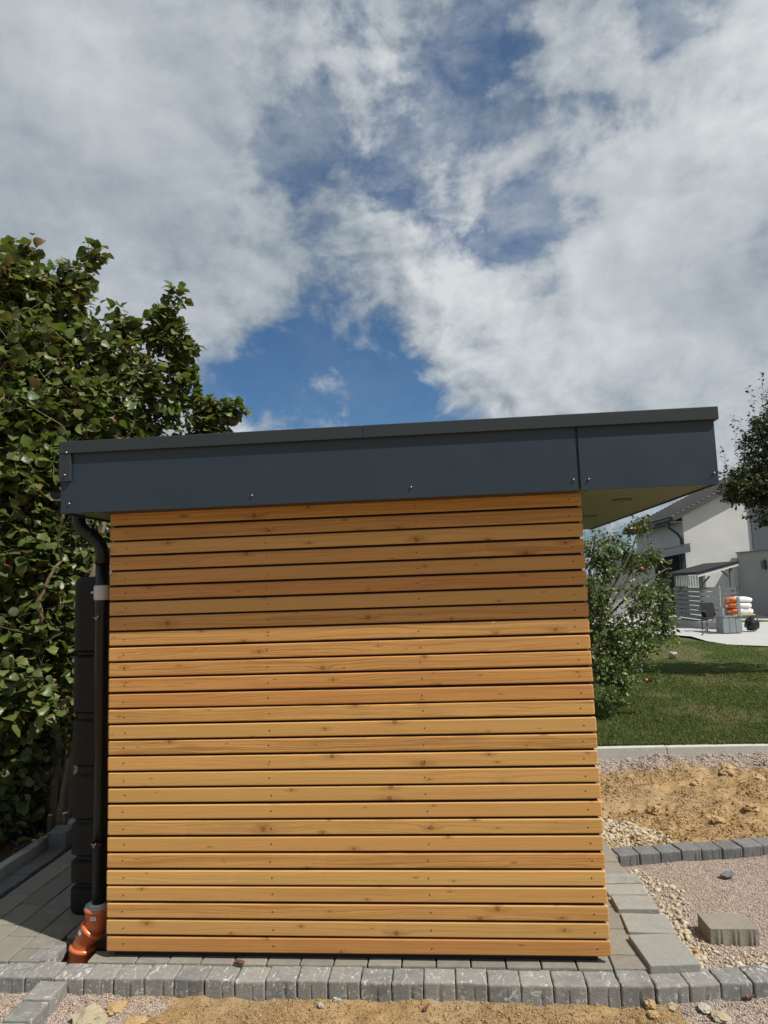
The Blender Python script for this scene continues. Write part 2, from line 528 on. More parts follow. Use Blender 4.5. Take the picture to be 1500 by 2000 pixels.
mat('hazel_leaf', leaf_f([(0.0, (0.045, 0.072, 0.018)), (0.35, (0.080, 0.118, 0.030)), (0.65, (0.110, 0.150, 0.040)), (0.86, (0.125, 0.135, 0.038)), (0.955, (0.12, 0.10, 0.034)), (0.985, (0.15, 0.068, 0.034)), (1.0, (0.11, 0.05, 0.03))], 0.3, 0.42, 0.45))
mat('apple_leaf', leaf_f([(0.0, (0.055, 0.09, 0.022)), (0.4, (0.08, 0.125, 0.03)), (0.75, (0.105, 0.155, 0.038)), (1.0, (0.14, 0.165, 0.05))], 0.3, 0.42, 0.45))
mat('plum_leaf', leaf_f([(0.0, (0.022, 0.038, 0.012)), (0.5, (0.035, 0.058, 0.017)), (1.0, (0.07, 0.10, 0.025))], 0.22, 0.5, 0.35))
mat('grass', leaf_f([(0.0, (0.048, 0.072, 0.018)), (0.4, (0.072, 0.104, 0.026)), (0.72, (0.098, 0.132, 0.034)), (0.88, (0.13, 0.125, 0.045)), (1.0, (0.22, 0.18, 0.09))], 0.3, 0.6, 0.15))


def bark_f(a, c2, lichen):
    def f(t, b):
        v = coords(t)
        n = t.noise(t.scale(v, (40, 40, 9)), 1, 5, 0.65)
        n2 = t.noise(v, 14, 4, 0.6)
        c = t.mix(n, a, c2)
        c = t.mix(t.math('MULTIPLY', t.ramp(n2, 0.56, 0.68), 0.8), c, lichen)
        setc(t, b, c, 0.9, 0.15)
        bump(t, b, n, 0.7, 0.01)
    return f


mat('hazel_bark', bark_f((0.075, 0.055, 0.038), (0.21, 0.17, 0.13), (0.24, 0.2, 0.07)))
mat('apple_bark', bark_f((0.05, 0.04, 0.03), (0.13, 0.105, 0.08), (0.12, 0.12, 0.07)))
flat('cut_wood', (0.62, 0.45, 0.25), 0.8, 0.15, 40)
flat('litter', (0.11, 0.07, 0.04), 0.95, 0.5, 30, 0.1, 0.9, 60)


def plaster(name, col):
    def f(t, b):
        v = coords(t)
        n = t.noise(v, 0.8, 6, 0.6)
        n2 = t.noise(v, 40, 3, 0.6)
        c = t.mix(t.ramp(n, 0.3, 0.75), tuple(0.88 * x for x in col), col)
        setc(t, b, c, 0.9, 0.2)
        bump(t, b, n2, 0.25, 0.01)
    mat(name, f)


def tile_f(t, b):
    r_ = t.n('ShaderNodeObjectInfo').outputs['Random']
    n = t.noise(coords(t), 9, 4, 0.6)
    setc(t, b, t.mix(t.math('ADD', t.math('MULTIPLY', r_, 0.22), t.math('ADD', t.math('MULTIPLY', n, 0.4), 0.15)), (0.045, 0.045, 0.048), (0.105, 0.105, 0.108)), 0.75, 0.3)


mat('roof_tile', tile_f)
plaster('plaster_white', (0.60, 0.60, 0.58))
plaster('plaster_shaded', (0.33, 0.33, 0.325))  # shaded copy of the white plaster, shade put into the colour
flat('patio', (0.36, 0.36, 0.35), 0.9, 0.12, 2)
flat('planter_wood', (0.23, 0.26, 0.265), 0.75, 0.25, 8)


def bag_f(t, b):
    v = coords(t)
    sx = t.n('ShaderNodeSeparateXYZ')
    t.l(v, sx.inputs[0])
    n = t.noise(v, 7, 3, 0.5)
    k = t.math('ADD', sx.outputs[0], t.math('MULTIPLY', n, 0.25))
    c = t.mix(t.math('GREATER_THAN', t.math('FRACT', t.math('MULTIPLY', k, 2.1)), 0.5), (0.7, 0.69, 0.67), (0.62, 0.15, 0.045))
    c = t.mix(t.ramp(k, 0.16, 0.2), c, (0.72, 0.72, 0.71))
    setc(t, b, c, 0.3, 0.5)


mat('pellet_bag', bag_f)


# ------------------------------------------------------------------ object helpers
WLOC = {}


def link(o, parent=None, wloc=(0, 0, 0)):
    C.objects.link(o)
    if parent is not None:
        o.parent = parent
    WLOC[o.name] = np.array(wloc, float)
    return o


def thing(name, label, cat, loc, group=None):
    o = bpy.data.objects.new(name, None)
    o.empty_display_size = 0.1
    o.location = tuple(float(v) for v in loc)
    o['label'] = label
    o['category'] = cat
    if group:
        o['group'] = group
    return link(o, None, loc)


def tag(o, label, cat, group=None):
    o['label'] = label
    o['category'] = cat
    if group:
        o['group'] = group
    return o


class MB:
    def __init__(s):
        s.v = []
        s.f = []

    def add(s, v, f):
        k = len(s.v)
        s.v += [tuple(float(c) for c in p) for p in v]
        s.f += [tuple(i + k for i in q) for q in f]
        return s

    def box(s, a, b):
        x0, y0, z0 = a
        x1, y1, z1 = b
        return s.add([(x0, y0, z0), (x1, y0, z0), (x1, y1, z0), (x0, y1, z0), (x0, y0, z1), (x1, y0, z1), (x1, y1, z1), (x0, y1, z1)],
                     [(0, 3, 2, 1), (4, 5, 6, 7), (0, 1, 5, 4), (1, 2, 6, 5), (2, 3, 7, 6), (3, 0, 4, 7)])

    def bar(s, a, b, wx, wy, up=(0, 0, 1)):
        a, b = np.array(a, float), np.array(b, float)
        d = b - a
        d /= np.linalg.norm(d)
        u = np.cross(up, d)
        if np.linalg.norm(u) < 1e-4:
            u = np.cross((1, 0, 0), d)
        u /= np.linalg.norm(u)
        w_ = np.cross(d, u)
        v = []
        for p in (a, b):
            for sx, sy in ((-1, -1), (1, -1), (1, 1), (-1, 1)):
                v.append(p + u * sx * wx / 2 + w_ * sy * wy / 2)
        return s.add(v, [(0, 3, 2, 1), (4, 5, 6, 7), (0, 1, 5, 4), (1, 2, 6, 5), (2, 3, 7, 6), (3, 0, 4, 7)])

    def poly(s, pts, ext):
        """extrude a planar polygon along vector ext"""
        n = len(pts)
        p = [np.array(q, float) for q in pts]
        e = np.array(ext, float)
        return s.add(p + [q + e for q in p], [tuple(range(n))[::-1], tuple(range(n, 2 * n))] + [(i, (i + 1) % n, n + (i + 1) % n, n + i) for i in range(n)])

    def tube(s, pts, radii, n=8, cap=True):
        pts = [np.array(p, float) for p in pts]
        if not hasattr(radii, '__len__'):
            radii = [radii] * len(pts)
        k = len(s.v)
        u = None
        for i, p in enumerate(pts):
            d = pts[min(i + 1, len(pts) - 1)] - pts[max(i - 1, 0)]
            d = d / (np.linalg.norm(d) + 1e-9)
            if u is None:
                a = np.array((0, 0, 1.0)) if abs(d[2]) < 0.9 else np.array((1.0, 0, 0))
                u = np.cross(a, d)
            else:
                u = u - d * (u @ d)
            u = u / (np.linalg.norm(u) + 1e-9)
            w_ = np.cross(d, u)
            for j in range(n):
                t = 2 * math.pi * j / n
                s.v.append(tuple(p + (u * math.cos(t) + w_ * math.sin(t)) * radii[i]))
        for i in range(len(pts) - 1):
            for j in range(n):
                a, b = k + i * n + j, k + i * n + (j + 1) % n
                s.f.append((a, b, b + n, a + n))
        if cap:
            s.f.append(tuple(k + j for j in range(n))[::-1])
            s.f.append(tuple(k + (len(pts) - 1) * n + j for j in range(n)))
        return s

    def mesh(s, name, origin=(0, 0, 0), smooth=False):
        me = bpy.data.meshes.new(name)
        o = np.array(origin, float)
        me.from_pydata([tuple(np.array(p) - o) for p in s.v], [], s.f)
        if smooth:
            me.polygons.foreach_set('use_smooth', [True] * len(me.polygons))
        me.update()
        return me

    def build(s, name, m_, parent=None, smooth=False, bevel=0.0, segs=2):
        o0 = WLOC[parent.name] if parent is not None else np.zeros(3)
        me = s.mesh(name, o0, smooth)
        me.materials.append(MAT[m_])
        if bevel:
            bm = bmesh.new()
            bm.from_mesh(me)
            bmesh.ops.bevel(bm, geom=[e for e in bm.edges if e.calc_face_angle(0) > 0.5], offset=bevel, segments=segs, affect='EDGES', profile=0.5)
            bm.to_mesh(me)
            bm.free()
        o = bpy.data.objects.new(name, me)
        return link(o, parent, o0)


def inst(name, me, parent, wloc, rot=(0, 0, 0), scale=(1, 1, 1)):
    """an object sharing mesh me, placed at world location wloc under parent"""
    o = bpy.data.objects.new(name, me)
    p0 = WLOC[parent.name] if parent is not None else np.zeros(3)
    o.location = tuple(float(v) for v in np.array(wloc) - p0)
    o.rotation_euler = rot
    o.scale = scale
    return link(o, parent, wloc)


def np_mesh(name, V, F, m_, parent=None, smooth=False, attr=None, obj=True):
    V = np.asarray(V, np.float32)
    if parent is not None:
        V = V - WLOC[parent.name].astype(np.float32)
    F = np.asarray(F, np.int32)
    me = bpy.data.meshes.new(name)
    k = F.shape[1]
    me.vertices.add(len(V))
    me.vertices.foreach_set('co', V.ravel())
    me.loops.add(F.size)
    me.loops.foreach_set('vertex_index', F.ravel())
    me.polygons.add(len(F))
    me.polygons.foreach_set('loop_start', np.arange(0, F.size, k, dtype=np.int32))
    me.polygons.foreach_set('loop_total', np.full(len(F), k, np.int32))
    if smooth:
        me.polygons.foreach_set('use_smooth', np.ones(len(F), bool))
    me.update(calc_edges=True)
    me.validate()
    if attr:
        for an, av in attr.items():
            a = me.attributes.new(an, 'FLOAT', 'POINT')
            a.data.foreach_set('value', np.asarray(av, np.float32))
    me.materials.append(MAT[m_])
    if not obj:
        return me
    o = bpy.data.objects.new(name, me)
    return link(o, parent, WLOC[parent.name] if parent is not None else (0, 0, 0))


def rand_rot(n, rng=RNG):
    q = rng.normal(size=(n, 4))
    q /= np.linalg.norm(q, axis=1)[:, None]
    a, b, c, d = q.T
    return np.stack([np.stack([1 - 2 * (c * c + d * d), 2 * (b * c - a * d), 2 * (b * d + a * c)], -1),
                     np.stack([2 * (b * c + a * d), 1 - 2 * (b * b + d * d), 2 * (c * d - a * b)], -1),
                     np.stack([2 * (b * d - a * c), 2 * (c * d + a * b), 1 - 2 * (b * b + c * c)], -1)], 1)


def frames(fwd, up):
    """rotation matrices whose columns are side, forward, normal"""
    f = fwd / (np.linalg.norm(fwd, axis=1)[:, None] + 1e-9)
    s = np.cross(f, up)
    s /= (np.linalg.norm(s, axis=1)[:, None] + 1e-9)
    n = np.cross(s, f)
    return np.stack([s, f, n], -1)


def scatter(base_v, base_f, R, pos, scale):
    """copies of one small mesh joined in numpy"""
    v = np.einsum('nij,nkj->nki', R, base_v[None] * scale[:, :, None] if scale.ndim == 3 else base_v[None] * scale[:, None, None]) + pos[:, None, :]
    n, k = v.shape[:2]
    f = base_f[None] + (np.arange(n) * k)[:, None, None]
    return v.reshape(-1, 3), f.reshape(-1, base_f.shape[1])


OCT_V = np.array([(1, 0, 0), (-1, 0, 0), (0, 1, 0), (0, -1, 0), (0, 0, 1), (0, 0, -1)], float)
OCT_F = np.array([(0, 2, 4), (2, 1, 4), (1, 3, 4), (3, 0, 4), (2, 0, 5), (1, 2, 5), (3, 1, 5), (0, 3, 5)])
ph = (1 + 5 ** .5) / 2
ICO_V = np.array([(-1, ph, 0), (1, ph, 0), (-1, -ph, 0), (1, -ph, 0), (0, -1, ph), (0, 1, ph), (0, -1, -ph), (0, 1, -ph), (ph, 0, -1), (ph, 0, 1), (-ph, 0, -1), (-ph, 0, 1)], float) / 1.9
ICO_F = np.array([(0, 11, 5), (0, 5, 1), (0, 1, 7), (0, 7, 10), (0, 10, 11), (1, 5, 9), (5, 11, 4), (11, 10, 2), (10, 7, 6), (7, 1, 8), (3, 9, 4), (3, 4, 2), (3, 2, 6), (3, 6, 8), (3, 8, 9), (4, 9, 5), (2, 4, 11), (6, 2, 10), (8, 6, 7), (9, 8, 1)])


def stones_np(pos, size, ico=False, flatz=0.75, jag=.3):
    n = len(pos)
    bv, bf = (ICO_V, ICO_F) if ico else (OCT_V, OCT_F)
    R = rand_rot(n)
    v = bv[None] * (1 + RNG.uniform(-jag, jag, (n, len(bv), 1)))
    v = v * (size[:, None, None] * RNG.uniform(.65, 1.2, (n, 1, 3)))
    v = np.einsum('nij,nkj->nki', R, v)
    v[:, :, 2] *= flatz
    v += pos[:, None, :]
    k = len(bv)
    f = bf[None] + (np.arange(n) * k)[:, None, None]
    return v.reshape(-1, 3), f.reshape(-1, 3)


def axis_samples(h, b, extra=(), mid=1):
    a = [-h, -h + b * .35, -h + b, -h + b * 1.5]
    inner = list(np.linspace(-h + b * 1.5, h - b * 1.5, mid + 2)[1:-1])
    c = [h - b * 1.5, h - b, h - b * .35, h]
    return sorted(set([round(x, 6) for x in a + inner + c + [e for e in extra if abs(e) < h - b]]))


def rbox_mesh(name, sx, sy, sz, b, amp, seed, m_, mid=(2, 2, 1), ex=(), fn=None, freq=22.0, smooth=True):
    """a worn stone block: rounded box with noisy faces, origin at its top centre"""
    hx, hy, hz = sx / 2, sy / 2, sz / 2
    X, Y, Z = axis_samples(hx, b, ex, mid[0]), axis_samples(hy, b, (), mid[1]), axis_samples(hz, b, (), mid[2])
    idx, V, F = {}, [], []

    def vid(p):
        if p not in idx:
            idx[p] = len(V)
            V.append(p)
        return idx[p]
    for ax, (A, B, h) in {2: (X, Y, hz), 1: (X, Z, hy), 0: (Y, Z, hx)}.items():
        for s in (-1, 1):
            for i in range(len(A) - 1):
                for j in range(len(B) - 1):
                    q = []
                    for a, c in ((A[i], B[j]), (A[i + 1], B[j]), (A[i + 1], B[j + 1]), (A[i], B[j + 1])):
                        q.append(vid({2: (a, c, s * h), 1: (a, s * h, c), 0: (s * h, a, c)}[ax]))
                    flip = (s > 0) == (ax == 1)
                    F.append(tuple(q[::-1] if flip else q))
    out = []
    for p in V:
        p = Vector(p)
        inner = Vector((max(-hx + b, min(hx - b, p.x)), max(-hy + b, min(hy - b, p.y)), max(-hz + b, min(hz - b, p.z))))
        d = p - inner
        q = inner + (d.normalized() * b if d.length > 1e-9 else d)
        if fn:
            q = fn(q, p, hx, hy, hz)
        nv = mnoise.noise_vector(q * freq + Vector((seed * 7.3, seed * 3.1, seed)))
        n2 = mnoise.noise_vector(q * freq * 3.1 + Vector((seed * 1.3, 0, seed * 5.0)))
        q = q + nv * amp + n2 * amp * 0.45
        q.z -= hz
        out.append(q)
    me = bpy.data.meshes.new(name)
    me.from_pydata(out, [], F)
    me.polygons.foreach_set('use_smooth', [smooth] * len(F))
    me.update()
    me.materials.append(MAT[m_])
    return me


def struct(o, label=None):
    o['kind'] = 'structure'
    if label:
        o['label'] = label
    return o


def root(name, label=None):
    o = bpy.data.objects.new(name, None)
    link(o)
    return struct(o, label)


def sstep(a, b, x):
    t = np.clip((x - a) / (b - a), 0, 1)
    return t * t * (3 - 2 * t)


def vnoise(x, y, s, seed=0.0, octv=3):
    out = np.zeros(x.shape)
    fx, fy = x.ravel() * s, y.ravel() * s
    r = np.zeros(len(fx))
    for o in range(octv):
        k = 2 ** o
        # cheap value noise
        gx, gy = fx * k + seed * 13.7, fy * k + seed * 7.1
        ix, iy = np.floor(gx).astype(np.int64), np.floor(gy).astype(np.int64)
        tx, ty = gx - ix, gy - iy
        tx, ty = tx * tx * (3 - 2 * tx), ty * ty * (3 - 2 * ty)

        def h(a, b):
            q = (a * 374761393 + b * 668265263 + int(seed * 101) * 2147483 + o * 97) & 0xFFFFFFFF
            q = ((q ^ (q >> 13)) * 1274126177) & 0xFFFFFFFF
            return ((q ^ (q >> 16)) & 0xFFFF) / 65535.0 - 0.5
        v = (h(ix, iy) * (1 - tx) + h(ix + 1, iy) * tx) * (1 - ty) + (h(ix, iy + 1) * (1 - tx) + h(ix + 1, iy + 1) * tx) * ty
        r += v / k
    return r.reshape(x.shape)


# ------------------------------------------------------------------ ground, lawn
def front_kerb_y(x):
    """y of the front kerb's middle line"""
    x = np.asarray(x, float)
    return -0.085 + np.where(x > 2.62, (x - 2.62) * 0.105, 0.0)


def kerb2_y(x):
    return 1.37 + (np.asarray(x) - 2.8) * 0.172


def gz_fn(x, y):
    """ground height and gravel share"""
    n1, n2, n3 = vnoise(x, y, 1.3, 1), vnoise(x, y, 6, 2), vnoise(x, y, 22, 3)
    fy = front_kerb_y(x)
    front = y < fy
    z = np.full(x.shape, -0.112) + n2 * 0.02 + n3 * 0.016
    z = np.where(front, z + sstep(0.0, 0.9, fy - y) * (-0.02 + n1 * 0.05), z)
    g = np.where(front, np.maximum(sstep(2.45, 2.75, x + n2 * .5) * sstep(.62, .2, fy - y + n1 * .3), sstep(0.42, 0.16, x + n2 * 0.25) * sstep(.5, .25, fy - y)), 0.0)
    # bed right of the shed between the kerbs
    bed = (~front) & (y < kerb2_y(x)) & (x > 2.55)
    z = np.where(bed, -0.098 + n2 * 0.012 + n3 * 0.006, z)
    g = np.where(bed, 1.0 - 0.9 * sstep(0.28, 0.1, y - fy) * 0.8, g)
    # rough soil behind the second kerb
    back = (~front) & (y >= kerb2_y(x))
    z = np.where(back, -0.10 + n1 * 0.10 + n2 * 0.055 + n3 * 0.03 + sstep(3.6, 4.1, y) * 0.01, z)
    # wheel ruts
    rut = np.sin((y * 1.1 - x * 0.35) * 9.0 + n1 * 5) * 0.5 + 0.5
    z = np.where(back, z - rut ** 6 * 0.03 * sstep(1.8, 2.4, y) * sstep(3.9, 3.4, y), z)
    g = np.where(back, sstep(3.62, 3.85, y + n2 * .3), g)
    under = (x > -1.3) & (x < 2.63) & (y > fy + 0.02) & (y < 3.2)
    z = np.where(under, -0.10, z)
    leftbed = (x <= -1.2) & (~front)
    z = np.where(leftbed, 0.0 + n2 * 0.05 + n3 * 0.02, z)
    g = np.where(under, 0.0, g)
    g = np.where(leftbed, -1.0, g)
    z = np.where((y > 4.08), np.minimum(z, -0.09), z)
    return z, np.clip(g, -1, 1)


xs = np.concatenate([np.linspace(-6, -1.3, 60)[:-1], np.arange(-1.3, 6.4, 0.022), np.linspace(6.4, 14, 60)])
ys = np.concatenate([np.linspace(-6, -1.0, 40)[:-1], np.arange(-1.0, 0.15, 0.018), np.arange(0.15, 4.16, 0.026)])
gx, gy = np.meshgrid(xs, ys)
gz, gg = gz_fn(gx, gy)
nx, ny = len(xs), len(ys)
ii = np.arange(nx * ny).reshape(ny, nx)
quads = np.stack([ii[:-1, :-1], ii[:-1, 1:], ii[1:, 1:], ii[1:, :-1]], -1).reshape(-1, 4)
gnd = np_mesh('ground', np.stack([gx, gy, gz], -1).reshape(-1, 3), quads, 'soil', smooth=True, attr={'gravel': gg.ravel()})
struct(gnd, 'ochre building soil and pink gravel around the shed')


def lawn_z(x, y):
    return 0.0 + vnoise(x, y, 0.5, 5, 2) * 0.08 * sstep(4.3, 6, y) - 0.012


def dry_fn(x, y):
    d = sstep(0.05, 0.3, vnoise(x, y, 0.9, 9, 3)) * .8
    d = np.maximum(d, sstep(5.6, 4.5, y) * sstep(-.12, .2, vnoise(x, y, 0.9, 9, 3)) * .85)
    e = np.hypot((x - 3.95) / .55, (y - 4.75) / .35) + vnoise(x, y, 3, 31) * .8
    e2 = np.hypot((x - 3.55) / .35, (y - 5.3) / .5) + vnoise(x, y, 3, 32) * .8
    return np.maximum(d, np.maximum(sstep(1.1, .4, e), sstep(1.1, .4, e2)) * .55) * .7


lx = np.concatenate([np.linspace(-700, -30, 12)[:-1], np.linspace(-30, 2, 40)[:-1], np.linspace(2, 16, 120), np.linspace(16, 60, 40)[1:], np.linspace(60, 700, 12)[1:]])
ly = np.concatenate([np.linspace(4.155, 20, 170), np.linspace(20, 60, 50)[1:], np.linspace(60, 900, 14)[1:]])
gx, gy = np.meshgrid(lx, ly)
nx, ny = len(lx), len(ly)
ii = np.arange(nx * ny).reshape(ny, nx)
quads = np.stack([ii[:-1, :-1], ii[:-1, 1:], ii[1:, 1:], ii[1:, :-1]], -1).reshape(-1, 4)
lawn = np_mesh('lawn', np.stack([gx, gy, lawn_z(gx, gy)], -1).reshape(-1, 3), quads, 'lawn', smooth=True, attr={'dry': dry_fn(gx, gy).ravel()})
struct(lawn, 'mown lawn with dry patches behind the white edging')
# coarse terrain under everything else, out to the horizon
terr = MB().add([(-700, -700, -0.3), (700, -700, -0.3), (700, 4.2, -0.3), (-700, 4.2, -0.3)], [(0, 1, 2, 3)]).build('terrain', 'soil')
struct(terr)

# grass blades
def in_view(p, pad=60):
    d = p - CAM
    z = d @ FF
    x = 750 + FPX * (d @ RR) / z
    y = 1000 - FPX * (d @ UU) / z
    return (z > 0) & (x > -pad) & (x < 1500 + pad) & (y > -pad) & (y < 2000 + pad)


def grass_pts(n, y0, y1):
    y = RNG.uniform(y0, y1, n)
    x = RNG.uniform(2.0, 5.5 + y * 0.6, n)
    p = np.stack([x, y, lawn_z(x, y)], -1)
    dd = p - CAM
    sx_ = 750 + FPX * (dd @ RR) / (dd @ FF)
    sy_ = 1000 - FPX * (dd @ UU) / (dd @ FF)
    keep = (in_view(p, 30) | (in_view(p, 700) & (RNG.uniform(size=n) < .5))) & ~((sx_ > 1340) & (sy_ < np.interp(sx_, [1350, 1380, 1420, 1500, 1700], [1243, 1252, 1259, 1262, 1262]))) & ~((y > 15.2) & (x > 6.6))
    keep &= RNG.uniform(size=n) > dry_fn(x, y)
    return p[keep]


gp = np.concatenate([grass_pts(95000, 4.17, 6.5), grass_pts(90000, 6.5, 10), grass_pts(62000, 10, 19)])
ex_ = RNG.uniform(2.8, 6.5, 2600)
ey_ = 4.165 + np.abs(RNG.normal(0, .02, 2600))
edge_g = np.stack([ex_, ey_, lawn_z(ex_, ey_)], -1)[vnoise(ex_, ey_, 3, 21) > -.08]
n_edge = len(edge_g)
gp = np.concatenate([gp, edge_g])
n = len(gp)
bl = np.array([(-.5, 0, 0), (.5, 0, 0), (.32, .22, .55), (-.32, .22, .55), (0, .6, 1.0)], float)
bf = np.array([(0, 1, 2), (0, 2, 3), (3, 2, 4)])
ang = RNG.uniform(0, 2 * math.pi, n)
h = RNG.uniform(.010, .027, n) * (1 + gp[:, 1] * 0.03)
h[-n_edge:] *= 1.9
wd = h * RNG.uniform(.16, .4, n) * (1 + gp[:, 1] * 0.05)
R = np.zeros((n, 3, 3))
R[:, 0, 0], R[:, 0, 1], R[:, 1, 0], R[:, 1, 1], R[:, 2, 2] = np.cos(ang), -np.sin(ang), np.sin(ang), np.cos(ang), 1
sv = np.stack([wd, h * RNG.uniform(.3, 1.3, n), h], -1)
v = np.einsum('nij,nkj->nki', R, bl[None] * sv[:, None, :]) + gp[:, None, :]
f = bf[None] + (np.arange(n) * 5)[:, None, None]
o = np_mesh('grass', v.reshape(-1, 3), f.reshape(-1, 3), 'grass', smooth=True)
o['kind'] = 'stuff'
o['label'] = 'short green grass blades covering the lawn'

# ------------------------------------------------------------------ paving and kerbs
def groove(gpos, depth=0.006):
    def fn(q, p, hx, hy, hz):
        if p.y < -hy + 1e-6 and p.z < hz - 0.03:
            for g in gpos:
                if abs(p.x - g) < 0.0025:
                    q = q + Vector((0, depth, 0))
        return q
    return fn


KERB = [rbox_mesh('kerb_stone', 0.1425, 0.13, 0.13, 0.0085, 0.0026, s, 'kerb_concrete', mid=(5, 4, 2), ex=(g - .006, g, g + .006), fn=groove((g,)), freq=26) for s, g in enumerate((0.012, 0.02, -0.004, 0.016, 0.008, 0.022, 0.0, 0.014))]
front = root('kerb', 'grey concrete kerb row in front of the shed')
jp = list(range(-476, -70, 58)) + [-70, -11, 47, 105, 163, 221, 280, 339, 399, 458, 518, 579, 640, 703, 765, 827, 890, 953, 1017, 1081, 1147, 1212, 1279, 1346, 1411, 1477, 1543, 1609, 1675] + list(range(1741, 2500, 66))
for i in range(len(jp) - 1):
    x0 = ony(jp[i], 1930, -0.148)[0]
    x1 = ony(jp[i + 1], 1930, -0.148)[0]
    xm = (x0 + x1) / 2
    yb = float(front_kerb_y(xm))
    if xm > 2.62:
        xm -= 0.0
    rz = (rad(6.0) if xm > 2.62 else 0) + random.uniform(-.022, .022)
    me = KERB[i % 8]
    inst('kerb_stone', me, front, (xm, yb + random.uniform(-.003, .003), -0.033 + random.uniform(-.004, .004)), (random.uniform(-.02, .02), random.uniform(-.012, .012), rz), ((x1 - x0 - 0.0035) / 0.1425, 1, 1))
# cross kerb running towards the camera at the left
cross = root('kerb', 'short kerb row running forward from the left end of the front kerb')
pa = onz(134, 1913, -0.035)
for i in range(5):
    inst('kerb_stone', KERB[(i * 3 + 1) % 8], cross, (pa[0] - 0.072, -0.165 - 0.085 + (-0.148) * i + 0.012, -0.036 - 0.006 * i + random.uniform(-.003, .003)), (0, random.uniform(-.02, .02), math.pi / 2 + random.uniform(-.02, .02)), (1.0, 1.05, 1))
# second kerb behind the gravel bed
KERB2 = [rbox_mesh('kerb_stone', 0.139, 0.135, 0.13, 0.0085, 0.0024, 30 + s, 'kerb_dark', mid=(5, 4, 2), ex=(g - .006, g, g + .006, .05, .056, .044), fn=groove((g, .05)), freq=24) for s, g in enumerate((0.0, 0.012, -0.01, 0.02))]
second = root('kerb', 'dark grey kerb row between the gravel bed and the bare soil')
x = 2.35
i = 0
while x < 5.4:
    inst('kerb_stone', KERB2[i % 4], second, (x, float(kerb2_y(x)) + random.uniform(-.004, .004), -0.028 + random.uniform(-.004, .004)), (random.uniform(-.015, .015), random.uniform(-.012, .012), math.atan(0.172) + random.uniform(-.02, .02)))
    x += 0.1415
    i += 1

PAV = [rbox_mesh('paving_stone', 0.160, 0.240, 0.07, 0.006, 0.0011, 60 + s, 'paver', mid=(2, 3, 0), freq=14) for s in range(4)]
terrace = root('pavement', 'grey and tan paving stones around and beneath the shed')
px_, py_ = 0.1665, 0.2465
for c in range(-6, 17):
    X = 0.083 + c * px_ - 0.0
    if X < -1.0:
        continue
    for r in range(0, 13):
        Y = 0.085 + r * py_ - (py_ / 2 if c % 2 else 0)
        if -0.36 < X < -0.06 and Y < 0.30:
            continue   # the drain pipe comes up here
        if c % 2 and r == 0:
            # half stones close the front edge
            inst('paving_stone', PAV[(c + r) % 4], terrace, (X, 0.024, -0.021), (0, 0, 0), (1, 0.48, 1))
            continue
        if Y > 2.9:
            continue
        if 0.15 < X < 2.4 and Y > 0.5:
            continue   # under the shed
        if -0.36 < X < -0.06 and Y < 0.30:
            continue   # the drain pipe comes up here
        inst('paving_stone', PAV[(c * 3 + r) % 4], terrace, (X, Y, -0.02 + random.uniform(-.0015, .0015)), (random.uniform(-.006, .006), random.uniform(-.006, .006), random.uniform(-.004, .004) + (math.pi if r % 3 == 0 else 0)))
half_p = rbox_mesh('paving_stone', 0.085, 0.10, 0.07, 0.006, 0.0011, 66, 'paver', mid=(2, 2, 0), freq=14)
inst('paving_stone', half_p, terrace, (-0.040, 0.02, -0.021))
half_q = rbox_mesh('paving_stone', 0.125, 0.20, 0.07, 0.012, 0.004, 67, 'kerb_concrete', mid=(3, 4, 0), freq=24)
inst('paving_stone', half_q, terrace, (-0.345, 0.075, -0.019), (0, 0, -.05))
inst('paving_stone', PAV[1], terrace, (-0.25, 0.335, -0.021))
inst('paving_stone', PAV[2], terrace, (-0.083, 0.335, -0.021))
DARKP = [rbox_mesh('paving_stone', 0.128, 0.165, 0.08, 0.008, 0.002, 80 + s, 'kerb_dark', mid=(3, 4, 0), freq=22) for s in range(3)]
for r in range(17):
    inst('paving_stone', DARKP[r % 3], terrace, (-1.105, 0.06 + r * 0.17, -0.022 + random.uniform(-.003, .003)), (0, 0, random.uniform(-.01, .01)))
o = inst('paving_stone', DARKP[1], terrace, (-1.10, 1.47, 0.105), (rad(6), 0, 0.06), (1.05, 0.8, 1.6))
o['label'] = 'loose dark block standing upright on the border row'
# concrete edging at the left, pale edging along the lawn
EDG = [rbox_mesh('edging_stone', 1.0, 0.07, 0.2, 0.008, 0.0012, 90 + s, m2, mid=(8, 1, 1), freq=9) for s, m2 in enumerate(('edging_grey', 'pale_concrete'))]
eg = root('concrete_edging', 'grey concrete edging between the paving and the hazel bed')
for r in range(4):
    inst('edging_stone', EDG[0], eg, (-1.215, 0.45 + r * 1.004, 0.05), (0, 0, math.pi / 2 + random.uniform(-.004, .004)))
ew = root('concrete_edging', 'pale concrete edging along the front of the lawn')
for r in range(-2, 7):
    xc = 3.505 + 1.084 * (r - 0)
    inst('edging_stone', EDG[1], ew, (xc, 4.115 + (xc - 3.4) * 0.02, 0.004 + random.uniform(-.003, .003)), (0, random.uniform(-.003, .003), 0.02 + random.uniform(-.004, .004)), (1.08, 1.15, 1))

